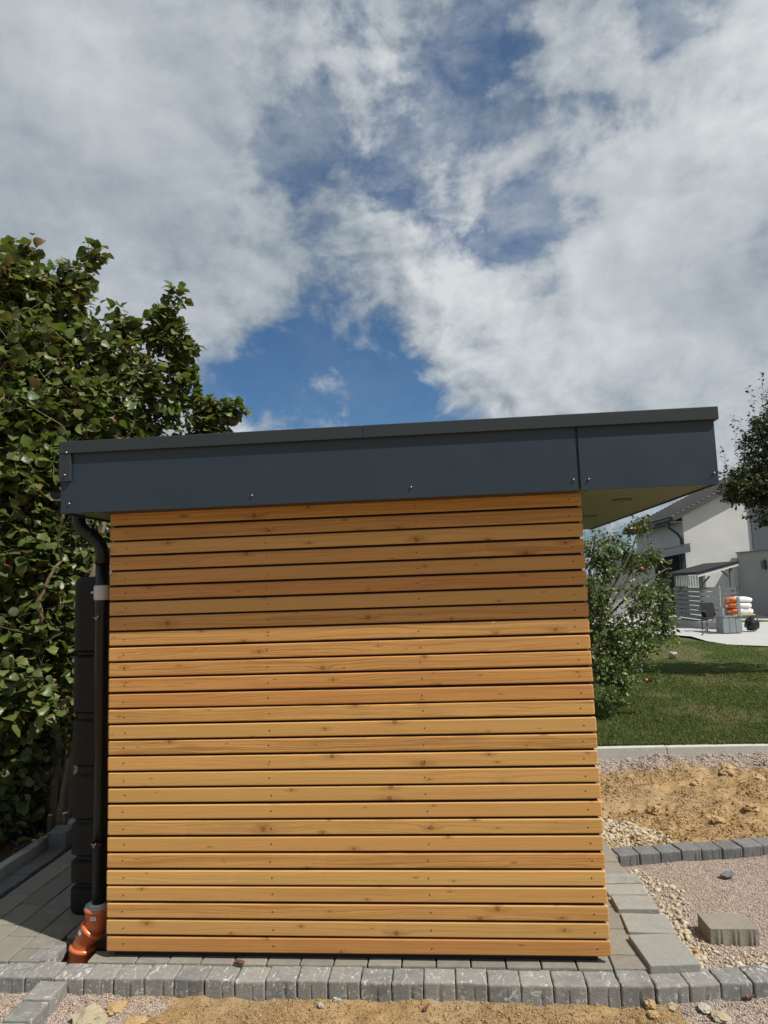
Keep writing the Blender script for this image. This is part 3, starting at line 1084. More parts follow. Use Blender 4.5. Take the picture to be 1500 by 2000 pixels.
# loose slabs beside the shed
slab_c = [((1263, 1888), (1364, 1879), (1326, 1826), (1231, 1821)), ((1229, 1820), (1324, 1825), (1293, 1777), (1212, 1786)), ((1210, 1775), (1291, 1774), (1266, 1747.5), (1189, 1748.5)), ((1188, 1747), (1265, 1746), (1254, 1725), (1176, 1726)), ((1175, 1725), (1253, 1723), (1242, 1704), (1166, 1705))]
slabs = root('path', 'row of uneven grey concrete slabs beside the shed')
for k, q in enumerate(slab_c):
    zt = (0.004, -0.004, 0.006, -0.002, -0.006)[k]
    pts = [onz(a, b, zt) for a, b in q]
    cen = sum(pts) / 4
    wx = (np.linalg.norm(pts[1] - pts[0]) + np.linalg.norm(pts[2] - pts[3])) / 2
    wy = (np.linalg.norm(pts[3] - pts[0]) + np.linalg.norm(pts[2] - pts[1])) / 2
    me = rbox_mesh('paving_slab', min(wx, .245) - .002, wy - .008, 0.08, 0.006, 0.0012, 110 + k, 'slab_concrete', mid=(3, 3, 0), freq=12)
    d = pts[1] - pts[0]
    inst('paving_slab', me, slabs, cen, ((.02, -.03, .02, 0, .01)[k], (0.012, .0, .012, 0, 0)[k], math.atan2(d[1], d[0]) * .6))

# ------------------------------------------------------------------ pebbles, crumbs
def zone_pts(n, x0, x1, y0, y1):
    x, y = RNG.uniform(x0, x1, n), RNG.uniform(y0, y1, n)
    z, g = gz_fn(x, y)
    return x, y, z, g


def stuff(name, label, v, f, m_):
    o = np_mesh(name, v, f, m_)
    o['kind'] = 'stuff'
    o['label'] = label
    return o


def free_of_paving(x, y):
    fy = front_kerb_y(x)
    k = (np.abs(y - fy) > 0.066) & (np.abs(y - kerb2_y(x)) > 0.072)
    k &= ~((x > -1.3) & (x < 2.9) & (y > fy) & (y < 1.25))
    k &= ~((x > -1.3) & (x < 2.55) & (y > fy))
    k &= ~((x > pa[0] - .15) & (x < pa[0] + .005) & (y < fy))
    return k


x, y, z, g = zone_pts(90000, 2.5, 5.0, -0.75, 1.6)
x2, y2, z2, g2 = zone_pts(14000, -1.0, 0.5, -0.8, -0.1)
x3, y3, z3, g3 = zone_pts(22000, 3.0, 6.6, 3.5, 4.07)
x, y, z, g = (np.concatenate(t) for t in ((x, x2, x3), (y, y2, y3), (z, z2, z3), (g, g2, g3)))
k = (RNG.uniform(size=len(x)) < g ** 1.5) & free_of_paving(x, y)
p = np.stack([x, y, z + .001], -1)[k]
p = p[in_view(p)]
size = RNG.uniform(.0028, .0062, len(p)) * np.where(p[:, 1] > 3.2, 1.9, 1.0)
stuff('gravel', 'fine pink gravel spread between and before the kerbs', *stones_np(p, size), 'pink_gravel')

# coarse pale stones along the slabs and in the patch behind the second kerb
pts = []
for n_, x0, x1, y0, y1, fn in ((4200, 2.86, 3.9, 0.0, 1.25, lambda x, y: np.maximum(sstep(.22, .02, x - 2.9 - vnoise(x, y, 5, 4) * .15), sstep(.34, .12, y - front_kerb_y(x) - vnoise(x, y, 4, 6) * .15) * .9)),
                               (5200, 2.75, 3.6, 1.45, 2.5, lambda x, y: sstep(.42, .1, np.hypot((x - 2.98) * .9, (y - 1.92) * .8) + vnoise(x, y, 4, 8) * .2))):
    x, y = RNG.uniform(x0, x1, n_), RNG.uniform(y0, y1, n_)
    z, g = gz_fn(x, y)
    k = (RNG.uniform(size=n_) < fn(x, y)) & free_of_paving(x, y)
    pts.append(np.stack([x, y, z + .004], -1)[k])
p = np.concatenate(pts)
stuff('pale_gravel', 'coarse cream white crushed stones beside the slabs', *stones_np(p, RNG.uniform(.004, .013, len(p)) * np.where(RNG.uniform(size=len(p)) < .12, 2.0, 1.0), True, 0.75, .5), 'white_stone')
# soil crumbs
x, y, z, g = zone_pts(150000, -0.9, 4.0, -0.85, -0.12)
xb, yb, zb, gb = zone_pts(60000, 2.6, 6.4, 1.4, 4.0)
x, y, z, g = (np.concatenate(t) for t in ((x, xb), (y, yb), (z, zb), (g, gb)))
cl = vnoise(x, y, 3.0, 12, 3)
k = (RNG.uniform(size=len(x)) < (1 - g * .8) * (0.25 + sstep(-.1, .3, cl))) & free_of_paving(x, y)
p = np.stack([x, y, z + .001], -1)[k]
p = p[in_view(p)]
size = RNG.uniform(.0015, .0045, len(p)) * np.where(RNG.uniform(size=len(p)) < .1, 2.2, 1.0) * np.where(p[:, 1] > 1, 1.9, 1.0)
stuff('soil_crumbs', 'loose ochre soil crumbs lying on the bare ground', *stones_np(p, size, False, .7), 'soil_crumb')


# single rocks and clods
def rock(name, label, px, py, wpx, hfac, m_, seed, cat='rock', group=None, y_hint=None, zoff=0.0):
    p = onz(px, py, -0.10)
    zz_, _ = gz_fn(np.array([p[0]]), np.array([p[1]]))
    p = onz(px, py, float(zz_[0]) + 0.006)
    r = wpx / 2 / FPX * np.linalg.norm(p - CAM)
    bm = bmesh.new()
    bmesh.ops.create_icosphere(bm, subdivisions=3, radius=1.0)
    for v_ in bm.verts:
        q = v_.co.copy()
        d = 1 + 0.4 * mnoise.noise(q * 1.4 + Vector((seed * 3.7, 0, 0))) + 0.3 * mnoise.noise(q * 3.1 + Vector((0, seed * 2.1, 0))) + .16 * mnoise.noise(q * 7 + Vector((seed, 0, 0)))
        cell = mnoise.cell_vector(q * 2.1 + Vector((seed, seed, 0)))
        q = q * d + cell * 0.13
        v_.co = Vector((q.x * r, q.y * r * .85, q.z * r * hfac))
    me = bpy.data.meshes.new(name)
    bm.to_mesh(me)
    bm.free()
    me.materials.append(MAT[m_])
    o = inst(name, me, None, (p[0], p[1], p[2] + r * hfac * (.1 if 'clod' in name else .2) + zoff), (random.uniform(-.2, .2), random.uniform(-.2, .2), random.uniform(0, 6)))
    return tag(o, label, cat, group)


GR = 'rocks and clods on the bare soil'
rock('rock', 'large pale flat rock in the gravel right of the cross kerb', 178, 1994, 52, .3, 'rock_pale', 1, 'rock', GR)
rock('soil_clod', 'cracked ochre clod against the kerb beside the pink gravel', 230, 1970, 30, .35, 'rock_ochre', 2, 'clod', GR)
rock('soil_clod', 'broad flat ochre clod at the bottom edge near the pink gravel', 262, 1997, 34, .28, 'rock_ochre', 3, 'clod', GR)
rock('rock', 'small grey stone lying below the middle of the front kerb', 626, 1964, 9, .7, 'lawn_rock', 4, 'rock', GR)
rock('rock', 'pale round stone touching its twin below the front kerb', 655, 1953, 8, .8, 'white_stone', 5, 'rock', GR)
rock('rock', 'grey round stone right of its pale twin below the front kerb', 662, 1955, 8, .8, 'lawn_rock', 6, 'rock', GR)
rock('rock', 'small ochre lump sitting on top of the front kerb', 862, 1889, 10, .6, 'rock_ochre', 7, 'rock', GR, zoff=.07)
rock('rock', 'pale pointed rock at the gravel edge before the right end of the kerb', 1311, 1968, 18, .5, 'rock_pale', 8, 'rock', GR)
rock('rock', 'dark shaded rock half sunk in the pink gravel before the kerb', 1376, 1973, 22, .45, 'lawn_rock', 9, 'rock', GR)
rock('rock', 'flat pale rock leaning at the bottom right among gravel', 1408, 1990, 28, .4, 'rock_pale', 10, 'rock', GR)
rock('rock', 'brown pointed stone standing in the soil at the bottom right', 1277, 1984, 16, .7, 'rock_ochre', 11, 'rock', GR)
rock('rock', 'ochre stone at the foot of the kerb below the end of the shed', 1268, 1962, 18, .6, 'rock_ochre', 12, 'rock', GR)
rock('rock', 'orange brown stone beside the loose concrete block', 1361, 1860, 14, .6, 'rock_ochre', 13, 'rock', GR)
rock('soil_clod', 'rounded ochre clod between the white stones and the wheel ruts', 1277, 1583, 24, .75, 'rock_ochre', 14, 'clod', GR)
rock('soil_clod', 'biggest ochre clod near the pink gravel strip at right', 1422, 1510, 24, .45, 'rock_ochre', 15, 'clod', GR)
rock('soil_clod', 'ochre clod just left of a white stone near the lawn edging', 1421, 1500, 20, .45, 'rock_ochre', 16, 'clod', GR)
rock('rock', 'bright white stone on the ochre clods near the lawn edging', 1438, 1501, 10, .8, 'white_stone', 17, 'rock', GR)
rock('soil_clod', 'ochre clod in the middle of the rutted soil', 1362, 1532, 24, .6, 'rock_ochre', 18, 'clod', GR)
rock('soil_clod', 'flat ochre clod right of centre low in the rutted soil', 1376, 1598, 20, .5, 'rock_ochre', 19, 'clod', GR)
rock('soil_clod', 'ochre clod beside the flat one low in the rutted soil', 1402, 1604, 22, .5, 'rock_ochre', 20, 'clod', GR)
rock('soil_clod', 'ochre clod at the right picture edge in the rutted soil', 1470, 1580, 26, .5, 'rock_ochre', 21, 'clod', GR)
rock('soil_clod', 'ochre clod at the right picture edge beneath the gravel strip', 1478, 1524, 24, .6, 'rock_ochre', 22, 'clod', GR)
rock('soil_clod', 'small dark clod high on the soil under the gravel strip', 1307, 1506, 12, .7, 'rock_ochre', 23, 'clod', GR)
rock('soil_clod', 'ochre crumb clod left of the rounded one by the white stones', 1238, 1584, 14, .6, 'rock_ochre', 24, 'clod', GR)
ls = onz(1315, 1284, 0.0)
o = rock('rock', 'round pale rock lying on the green lawn', 1315, 1283, 15, .75, 'lawn_rock', 25, 'rock')
o.location = (ls[0], ls[1], 0.04)
o.scale = (1.0, 1.0, 1.0)


def scrap(label, pts_px, zc, seed, m_='slate', name='slate_shard', cat='shard', zup=0.01):
    pts = [onz(a, b, zc) for a, b in pts_px]
    c = sum(pts) / len(pts)
    mb = MB().poly([q - c + np.array((0, 0, random.uniform(0, zup))) for q in pts], (0, 0, 0.006))
    me = mb.mesh(name)
    me.materials.append(MAT[m_])
    bm = bmesh.new()
    bm.from_mesh(me)
    bmesh.ops.recalc_face_normals(bm, faces=bm.faces)
    bm.to_mesh(me)
    bm.free()
    return tag(inst(name, me, None, c), label, cat)


scrap('dark grey slate shard lying on the pink gravel bed', [(1405, 1711), (1418, 1705), (1432, 1706), (1434, 1713), (1420, 1716)], -0.085, 1)
scrap('bent black shard among the white stones behind the second kerb', [(1193, 1612), (1203, 1609), (1210, 1604), (1214, 1610), (1206, 1613), (1198, 1616)], -0.075, 2, zup=.02)
scrap('small dark red shard in the gravel at the right end of the front kerb', [(1455, 1948), (1465, 1945), (1474, 1946), (1473, 1950), (1460, 1952)], -0.095, 3, 'dry_leaf')
scrap('shrivelled dark leaf lying on the front kerb below the shed', [(457, 1882), (463, 1878), (470, 1877), (478, 1881), (476, 1886), (466, 1885)], -0.02, 4, 'dry_leaf', 'dry_leaf', 'leaf', .012)
scrap('purple brown dry leaf on the soil before the kerb', [(825, 1975), (832, 1970), (836, 1967), (835, 1974), (829, 1977)], -0.105, 5, 'dry_leaf', 'dry_leaf', 'leaf', .015)

# concrete block on the gravel
bt = thing('concrete_block', 'loose grooved concrete block lying on the gravel bed', 'concrete block', (3.185, 0.395, -0.10))
me = rbox_mesh('concrete_block', 0.245, 0.165, 0.082, 0.003, 0.0007, 140, 'block_concrete', mid=(3, 2, 0),
               ex=sum([(g - .008, g - .004, g, g + .004, g + .008) for g in (-.082, -.060, .002, .024, .082, .104)], ()), fn=lambda q, p, hx, hy, hz: (q + Vector((0, -.0075, 0)) if (p.y < -hy + 1e-6 and p.z < hz - .008 and any(abs(p.x - g) < .0045 for g in (-.082, -.060, .002, .024, .082, .104))) else q), freq=14)
C.objects.unlink(bt)
bpy.data.objects.remove(bt)
bt = tag(inst('concrete_block', me, None, (3.19, 0.415, -0.016), (0.0, 0.015, 0.03)), 'loose grooved concrete block lying on the gravel bed', 'concrete block')

# ------------------------------------------------------------------ shed
Wd, Dp = 2.497, 2.45
shed = thing('garden_shed', 'larch slatted garden shed with flat anthracite roof on grey paving', 'shed', (Wd / 2, Dp / 2, -0.02))


def slat_mesh(L, t=0.021, h=0.068, nseg=24):
    """board with rounded edges, origin at its front left bottom; runs along x"""
    r = 0.0055
    prof = []
    for cx, cz, a0 in ((r, r, 180), (t - r, r, 270), (t - r, h - r, 0), (r, h - r, 90)):
        for k in range(4):
            a = rad(a0 + 30 * k)
            prof.append((cx + r * math.cos(a), cz + r * math.sin(a)))
    xs_ = [0, 0.0025] + list(np.linspace(0.006, L - 0.006, nseg)) + [L - 0.0025, L]
    V, F = [], []
    n_ = len(prof)
    for i, x_ in enumerate(xs_):
        ins = 0.004 if i in (0, len(xs_) - 1) else (0.0012 if i in (1, len(xs_) - 2) else 0)
        for (py, pz) in prof:
            V.append((x_, t / 2 + (py - t / 2) * (1 - ins / (t / 2)), h / 2 + (pz - h / 2) * (1 - ins / (h / 2))))
    for i in range(len(xs_) - 1):
        for j in range(n_):
            a, b_ = i * n_ + j, i * n_ + (j + 1) % n_
            F.append((a, a + n_, b_ + n_, b_))
    F.append(tuple(range(n_)))
    F.append(tuple((len(xs_) - 1) * n_ + j for j in range(n_))[::-1])
    me = bpy.data.meshes.new('slat')
    me.from_pydata(V, [], F)
    me.update()
    bm = bmesh.new()
    bm.from_mesh(me)
    bmesh.ops.recalc_face_normals(bm, faces=bm.faces)
    bm.to_mesh(me)
    bm.free()
    me.materials.append(MAT['larch'])
    return me


SL = slat_mesh(Wd, h=0.0692)
SLS = slat_mesh(Dp - 0.06, nseg=8)
sm = MB()
sm.tube([(0, 0.003, 0), (0, -0.0006, 0), (0, -0.0012, 0)], [0.0036, 0.0036, 0.0028], 8)
screw_me = sm.mesh('screw')
screw_me.materials.append(MAT['screw_dark'])
SCX = (0.088, 0.859, 1.648, 2.431)
for i in range(28):
    z = 0.012 + i * 0.08
    s_ = inst('slat', SL, shed, (random.uniform(-.002, .002), random.uniform(-.0012, .0012), z + random.uniform(-.0012, .0012)), (0, random.uniform(-.0006, .0006), 0))
    for x_ in SCX:
        inst('screw', screw_me, s_, (WLOC[s_.name][0] + x_ + random.uniform(-.006, .006), WLOC[s_.name][1] - 0.0002, WLOC[s_.name][2] + 0.034 + random.uniform(-.005, .005)))
for i in range(28):
    z = 0.012 + i * 0.08
    inst('slat', SLS, shed, (2.446, 0.06, z), (0, 0, math.pi / 2))
    inst('slat', SLS, shed, (0.035, 0.06, z), (0, 0, math.pi / 2))
body = MB().box((0.0355, 0.034, 0.02), (2.4245, Dp, 2.225)).build('membrane', 'membrane', shed)
MB().box((0.012, 0.0245, 0.02), (2.484, 0.0335, 2.222)).build('backing', 'membrane', shed)
MB().box((0.03, 0.03, -0.019), (2.44, Dp, 0.02)).build('plinth', 'membrane', shed)

# roof
RX0, RX1, RY0, RY1 = -0.163, 3.10, -0.2, 2.62
ZB, ZT = 2.228, 2.54
rf = MB().box((RX0 + .01, RY0 + .012, ZB + .012), (RX1 - .01, RY1 - .01, ZT + .02)).build('roof', 'anthracite_trim', shed)
MB().box((0.0, RY0 + .0122, ZB + .006), (Wd - .02, 0.0, ZB + .0119)).build('soffit', 'soffit_brown', shed)
MB().box((RX0 + .02, RY0 + .0122, ZB + .006), (-0.0005, 0.0, ZB + .0119)).build('soffit', 'soffit', shed)
MB().box((Wd - .0195, RY0 + .0122, ZB + .006), (Wd + .005, 0.0, ZB + .0119)).build('soffit', 'soffit', shed)
MB().box((RX0 + .02, 0.002, ZB + .004), (-0.002, RY1 - .02, ZB + .0118)).build('soffit', 'soffit', shed)
sf = MB().box((Wd + 0.006, RY0 + .0122, ZB + .003), (RX1 - .011, RY1 - .012, ZB + .0119)).build('soffit', 'soffit', shed)
fa = MB().box((RX0, RY0, ZB - .004), (2.447, RY0 + .01, ZT)).build('fascia_panel', 'anthracite', shed, bevel=.0012, segs=1)
fb = MB().box((2.459, RY0, ZB - .004), (RX1, RY0 + .01, ZT)).build('fascia_panel', 'anthracite', shed, bevel=.0012, segs=1)
MB().box((RX1 - .0098, RY0 + .0102, ZB - .004), (RX1, RY1, ZT)).build('fascia_panel', 'anthracite', shed)
MB().box((RX0, RY0 + .0102, ZB - .004), (RX0 + .0098, RY1, ZT)).build('fascia_panel', 'anthracite', shed)
CZ0, CZ1 = 2.533, 2.597


def trim(x0, x1, y0, y1):
    return MB().box((x0, y0, CZ0), (x1, y1, CZ1)).build('edge_trim', 'anthracite_trim', shed, bevel=.003)


trim(RX0 - .004, 1.4095, RY0 - .0185, RY0 + .2)
trim(1.4105, RX1 + .018, RY0 - .0185, RY0 + .2)
trim(RX1 - .2, RX1 + .0185, RY0 + .2005, RY1 + .018)
trim(RX0 - .018, RX0 + .2, RY0 + .2005, RY1 + .018)
MB().box((RX0 + .1, RY0 + .201, ZT + .021), (RX1 - .201, RY1, ZT + .03)).build('roofing_sheet', 'membrane', shed)
cb = MB().box((RX0 - .003, RY0 - .016, 2.389), (-0.104, RY0 - .0005, CZ0 - .0005)).build('corner_bracket', 'anthracite_trim', shed, bevel=.0015, segs=1)
bolt = MB()
bolt.tube([(0, .004, 0), (0, -.002, 0), (0, -.0055, 0), (0, -.0075, 0)], [.0062, .0062, .0046, .002], 10)
bolt_me = bolt.mesh('screw', smooth=True)
bolt_me.materials.append(MAT['steel'])
for par, pp in ((fa, ((492, 968), (803, 952), (1120, 937), (135, 984))), (fb, ((1150, 936), (1395, 924)))):
    for a, b_ in pp:
        q = ony(a, b_, RY0 - .002)
        inst('screw', bolt_me, par, (q[0], RY0 - .0005, q[2]))
q = ony(130, 884, RY0 - .02)
inst('screw', bolt_me, shed, (q[0], RY0 - .0190, q[2]))
q = ony(126, 928, RY0 - .02)
inst('screw', bolt_me, cb, (q[0], RY0 - .0165, q[2]))
for a, b_ in ((1214.5, 976), (1151, 1008)):
    q = onz(a, b_, ZB + .003)
    ring = MB()
    n_ = 28
    V, F = [], []
    for k in range(n_):
        t = 2 * math.pi * k / n_
        for r_, z_ in ((.055, ZB + .0028), (.055, ZB - .001), (.046, ZB - .001), (.046, ZB + .0028)):
            V.append((q[0] + r_ * math.cos(t), q[1] + r_ * math.sin(t), z_))
    for k in range(n_):
        k2 = (k + 1) % n_
        for j in range(3):
            F.append((k * 4 + j, k * 4 + j + 1, k2 * 4 + j + 1, k2 * 4 + j))
    ring.add(V, F)
    sp = ring.build('spotlight', 'black_plastic', shed, smooth=False)
    MB().tube([(q[0], q[1], ZB + .0029), (q[0], q[1], ZB + .0008)], [.0455, .0455], 24).build('lens', 'soffit', sp)
for a, b_ in ((1163, 955), (1380, 944), (1283, 982), (1296, 977), (1199, 1020), (1240, 999)):
    q = onz(a, b_, ZB + .003)
    MB().tube([(q[0], q[1], ZB + .0029), (q[0], q[1], ZB + .0005)], [.006, .005], 8).build('screw', 'black_plastic', sf)

# gutter
gx0, gz0 = -0.238, 2.352
gut = MB()
prof = [(gx0 + .044 * math.cos(rad(a)), gz0 + .044 * math.sin(rad(a))) for a in range(180, 361, 15)]
pin = [(gx0 + .041 * math.cos(rad(a)), gz0 + .041 * math.sin(rad(a))) for a in range(360, 179, -15)]
poly = prof + pin
V = [(a, yy, b_) for yy in (-.10, RY1) for a, b_ in poly]
n_ = len(poly)
F = [(i, (i + 1) % n_, n_ + (i + 1) % n_, n_ + i) for i in range(n_)] + [tuple(range(n_, 2 * n_))]
gut.add(V, F)
g_o = gut.build('gutter', 'black_plastic', shed)
MB().poly([(a, -.1002, b_) for a, b_ in prof], (0, -.003, 0)).build('end_cap', 'black_plastic', g_o)
MB().tube([(gx0 - .046, -.103, gz0 + .002), (gx0 - .046, RY1, gz0 + .002)], .006, 8).build('bead', 'black_plastic', g_o)
MB().tube([(gx0 + a, -.106, gz0 + b_) for a, b_ in [(.043 * math.cos(rad(t)), .043 * math.sin(rad(t))) for t in range(180, 361, 12)]], .0022, 6).build('rim', 'grey_plastic', g_o)
# downpipe
PX, PY = -0.096, 0.11
bend = [(-.238, PY, 2.31), (-.238, PY, 2.235), (-.234, PY, 2.205), (-.218, PY, 2.175), (-.192, PY, 2.152), (-.165, PY, 2.132), (-.136, PY, 2.112), (-.114, PY, 2.086), (-.101, PY, 2.052), (PX, PY, 2.015), (PX, PY, 1.975)]
bend = [(a + (PX + .095) * .0 if False else a, b_, c_) for a, b_, c_ in bend]
dp = MB().tube([(PX, PY, 1.98), (PX, PY, 1.76), (PX, PY, 0.19)], .036, 24).build('downpipe', 'black_plastic', shed, smooth=True)
MB().tube(bend, [.036] * 9 + [.0385, .0385], 24).build('pipe_bend', 'black_plastic', dp, smooth=True)
MB().tube([(-.166, PY, 2.139), (-.150, PY, 2.130)], [.0385, .0385], 24).build('pipe_socket', 'black_plastic', dp, smooth=False)
cl = MB().tube([(PX, PY, 1.775), (PX, PY, 1.782), (PX, PY, 1.848), (PX, PY, 1.856)], [.040, .0435, .0435, .040], 28).build('rain_collector', 'grey_plastic', dp, smooth=True)
MB().tube([(PX - .04, PY - .012, 1.818), (PX - .056, PY - .016, 1.818)], .006, 8).build('knob', 'grey_plastic', cl)
MB().tube([(PX, PY, 1.71), (PX, PY, 1.774)], .0385, 24).build('pipe_socket', 'black_plastic', dp, smooth=False)
for zc in (1.68, 0.50):
    c_ = MB().tube([(PX, PY, zc - .007), (PX, PY, zc + .007)], .0385, 20).build('pipe_clamp', 'black_plastic', dp)
    MB().tube([(PX - .03, PY - .03, zc), (PX - .004, PY - .047, zc + .002)], .004, 8).build('bolt', 'steel', c_)
    MB().tube([(PX - .012, PY - .044, zc - .010), (PX + .006, PY - .046, zc + .012)], .005, 8).build('wing_nut', 'steel', c_)

# ------------------------------------------------------------------ orange drain pipe
dr = thing('drain_pipe', 'orange plastic drain bend rising out of the paving under the downpipe', 'drain pipe', (-0.186, 0.1, -0.11))
Q = lambda a, b_: ony(a, b_, 0.12)
T0, T1, T2, T3, T4, T5 = (PX - .010, .12, .178), (PX - .014, .12, .125), (PX - .022, .12, .082), (PX - .062, .119, .028), (PX - .088, .118, -.018), (PX - .098, .118, -.062)
T6 = (PX - .100, .118, -.13)
up_ = MB().tube([T0, (T0[0] - .0005, .12, .168), (T0[0] - .001, .12, .162), (T0[0] - .001, .12, .158), T1, (T1[0] - .001, .12, .12), (T2[0] + .002, .12, .095), (PX - .034, .12, .060)],
                [.066, .069, .069, .0625, .0625, .056, .0555, .0555], 32).build('pipe_bend', 'drain_orange', dr, smooth=True)
d1 = np.array((-.62, -.02, -.78))
d1 /= np.linalg.norm(d1)
s0 = np.array((PX - .030, .12, .070))
lo_ = MB().tube([s0 - d1 * .004, s0 + d1 * .006, s0 + d1 * .014, s0 + d1 * .017, s0 + d1 * .047, s0 + d1 * .054, (PX - .080, .118, -.005), (PX - .092, .118, -.035), (PX - .098, .118, -.07)],
                [.064, .0695, .0695, .063, .063, .056, .0555, .0555, .0555], 32).build('pipe_bend', 'drain_orange', dr, smooth=True)
d2 = np.array((-.16, 0, -1.0))
d2 /= np.linalg.norm(d2)
s1 = np.array((PX - .088, .118, -.022))
MB().tube([s1 - d2 * .004, s1 + d2 * .004, s1 + d2 * .014, s1 + d2 * .018, s1 + d2 * .10], [.065, .0695, .0695, .063, .063], 32).build('pipe_socket', 'drain_orange', dr, smooth=True)
sl_ = MB().tube([(T0[0], .12, .170), (T0[0], .12, .185)], [.0635, .0635], 32).build('pipe_seal', 'rubber_grey', dr, smooth=False)
MB().tube([(PX - .002, .115, .1852), (PX - .002, .115, .1990)], [.047, .045], 32).build('seal_lip', 'rubber_grey', sl_)


def sticker(par, c, nrm, upv, w_, h_):
    c, nrm, upv = (np.array(t, float) for t in (c, nrm, upv))
    nrm /= np.linalg.norm(nrm)
    upv -= nrm * (upv @ nrm)
    upv /= np.linalg.norm(upv)
    sd = np.cross(upv, nrm)

    def quad(x0, x1, y0, y1, o_):
        return [c + sd * a + upv * b_ + nrm * (o_ - (a * a) * 8) for a, b_ in ((x0, y0), (x1, y0), (x1, y1), (x0, y1))]
    mb = MB()
    n_ = 5
    for k in range(n_):
        mb.add(quad(-w_ / 2 + w_ * k / n_, -w_ / 2 + w_ * (k + 1) / n_, -h_ / 2, h_ / 2, .0012), [(0, 1, 2, 3)])
    st = mb.build('label_sticker', 'white_paint', par)
    pr = MB()
    r_ = random.Random(5)
    for row, (y0, y1) in enumerate(((.10, .38), (-.32, -.08))):
        x_ = -.42
        while x_ < .40:
            ww = r_.uniform(.03, .075)
            pr.add(quad(x_ * w_, min(x_ + ww, .44) * w_, y0 * h_, y1 * h_, .0018), [(0, 1, 2, 3)])
            x_ += ww + r_.uniform(.02, .06)
    p_ = pr.build('print', 'print_black', st)
    p_['kind'] = 'stuff'


sticker(up_, (PX - .005, .12 - .0628, .140), (.06, -1, 0), (.05, 0, 1), .030, .020)
cc = s0 + d1 * .031
nn = np.array((-.62, -.75, .1))
nn -= d1 * (nn @ d1)
nn /= np.linalg.norm(nn)
sticker(lo_, cc + nn * .0632, nn, -d1, .024, .022)

# ------------------------------------------------------------------ water tank
tk = thing('water_tank', 'slim black ribbed rainwater tank standing behind the downpipe', 'water tank', (-0.22, 0.72, -0.02))
lev = [(-.018, .012), (-.0, 0), (.112, 0), (.128, .022), (.142, .022), (.158, 0), (.262, 0), (.278, .022), (.296, .022), (.312, 0), (.470, 0), (.486, .016), (.50, .016), (.516, 0), (.745, 0), (.762, .02), (.80, .02), (.816, 0), (1.06, 0), (1.075, .02), (1.105, .02), (1.12, 0), (1.435, 0), (1.45, .022), (1.462, .022), (1.478, 0), (1.88, 0), (1.905, .01), (1.915, .03)]
V, F = [], []
hx, hy = .195, .30
NP = 40
for z_, ins in lev:
    for k in range(NP):
        t = 2 * math.pi * (k + .5) / NP
        e = 8.0
        cx_ = math.copysign(abs(math.cos(t)) ** (2 / e), math.cos(t))
        cy_ = math.copysign(abs(math.sin(t)) ** (2 / e), math.sin(t))
        V.append((-.268 + cx_ * (hx - ins), .73 + cy_ * (hy - ins), z_))
for i in range(len(lev) - 1):
    for k in range(NP):
        a, b_ = i * NP + k, i * NP + (k + 1) % NP
        F.append((a, b_, b_ + NP, a + NP))
F.append(tuple(range(NP))[::-1])
F.append(tuple((len(lev) - 1) * NP + k for k in range(NP)))
MB().add(V, F).build('tank_body', 'tank_plastic', tk, smooth=False)
MB().tube([(-.268, .73, 1.914), (-.268, .73, 1.935)], .07, 20).build('lid', 'black_plastic', tk)


# ------------------------------------------------------------------ leaves
def leaf_base(L=1.0, Wf=0.9, curl=0.18, rows=4, point=0.9):
    """a leaf lying along +y, folded along the midrib; columns left, mid, right"""
    V, F = [], []
    ts = np.linspace(0, 1, rows + 1)
    for t in ts:
        wv = Wf / 2 * (math.sin(math.pi * min(1, t ** .75 * 1.02)) ** 0.6 if 0 < t < 1 else 0.03)
        zc = -curl * (t - .25) ** 2
        V += [(-wv, t * L, zc + wv * .28), (0, t * L, zc), (wv, t * L, zc + wv * .28)]
    for i in range(rows):
        a = i * 3
        F += [(a, a + 1, a + 4), (a, a + 4, a + 3), (a + 1, a + 2, a + 5), (a + 1, a + 5, a + 4)]
    V = np.array(V)
    V[:, 1] *= 1
    return V, np.array(F)


def serrated_leaf(seed, n_=11, jag=.09, curl=.22):
    """a bigger hazel leaf with an uneven toothed rim"""
    r_ = np.random.default_rng(seed)
    V = [(0, 0, 0)]
    rim = []
    for side in (-1, 1):
        for i in range(n_):
            t = i / (n_ - 1)
            wv = .5 * (math.sin(math.pi * (0.05 + .95 * t) ** .8) ** .65) if t < 1 else 0
            wv = max(wv, 0) * (1 + r_.uniform(-jag, jag))
            rim.append((side * wv, t * (1 if t < 1 else 1.06), (-curl * (t - .3) ** 2 + wv * .25 + r_.uniform(-.035, .035))))
    mid = [(0, i / (n_ - 1) * (1 if i < n_ - 1 else 1.06), -curl * (i / (n_ - 1) - .3) ** 2) for i in range(n_)]
    V = mid + rim
    F = []
    for i in range(n_ - 1):
        l0, l1 = n_ + i, n_ + i + 1
        r0, r1 = 2 * n_ + i, 2 * n_ + i + 1
        F += [(l0, i, i + 1), (l0, i + 1, l1), (i, r0, r1), (i, r1, i + 1)]
    return np.array(V), np.array(F)


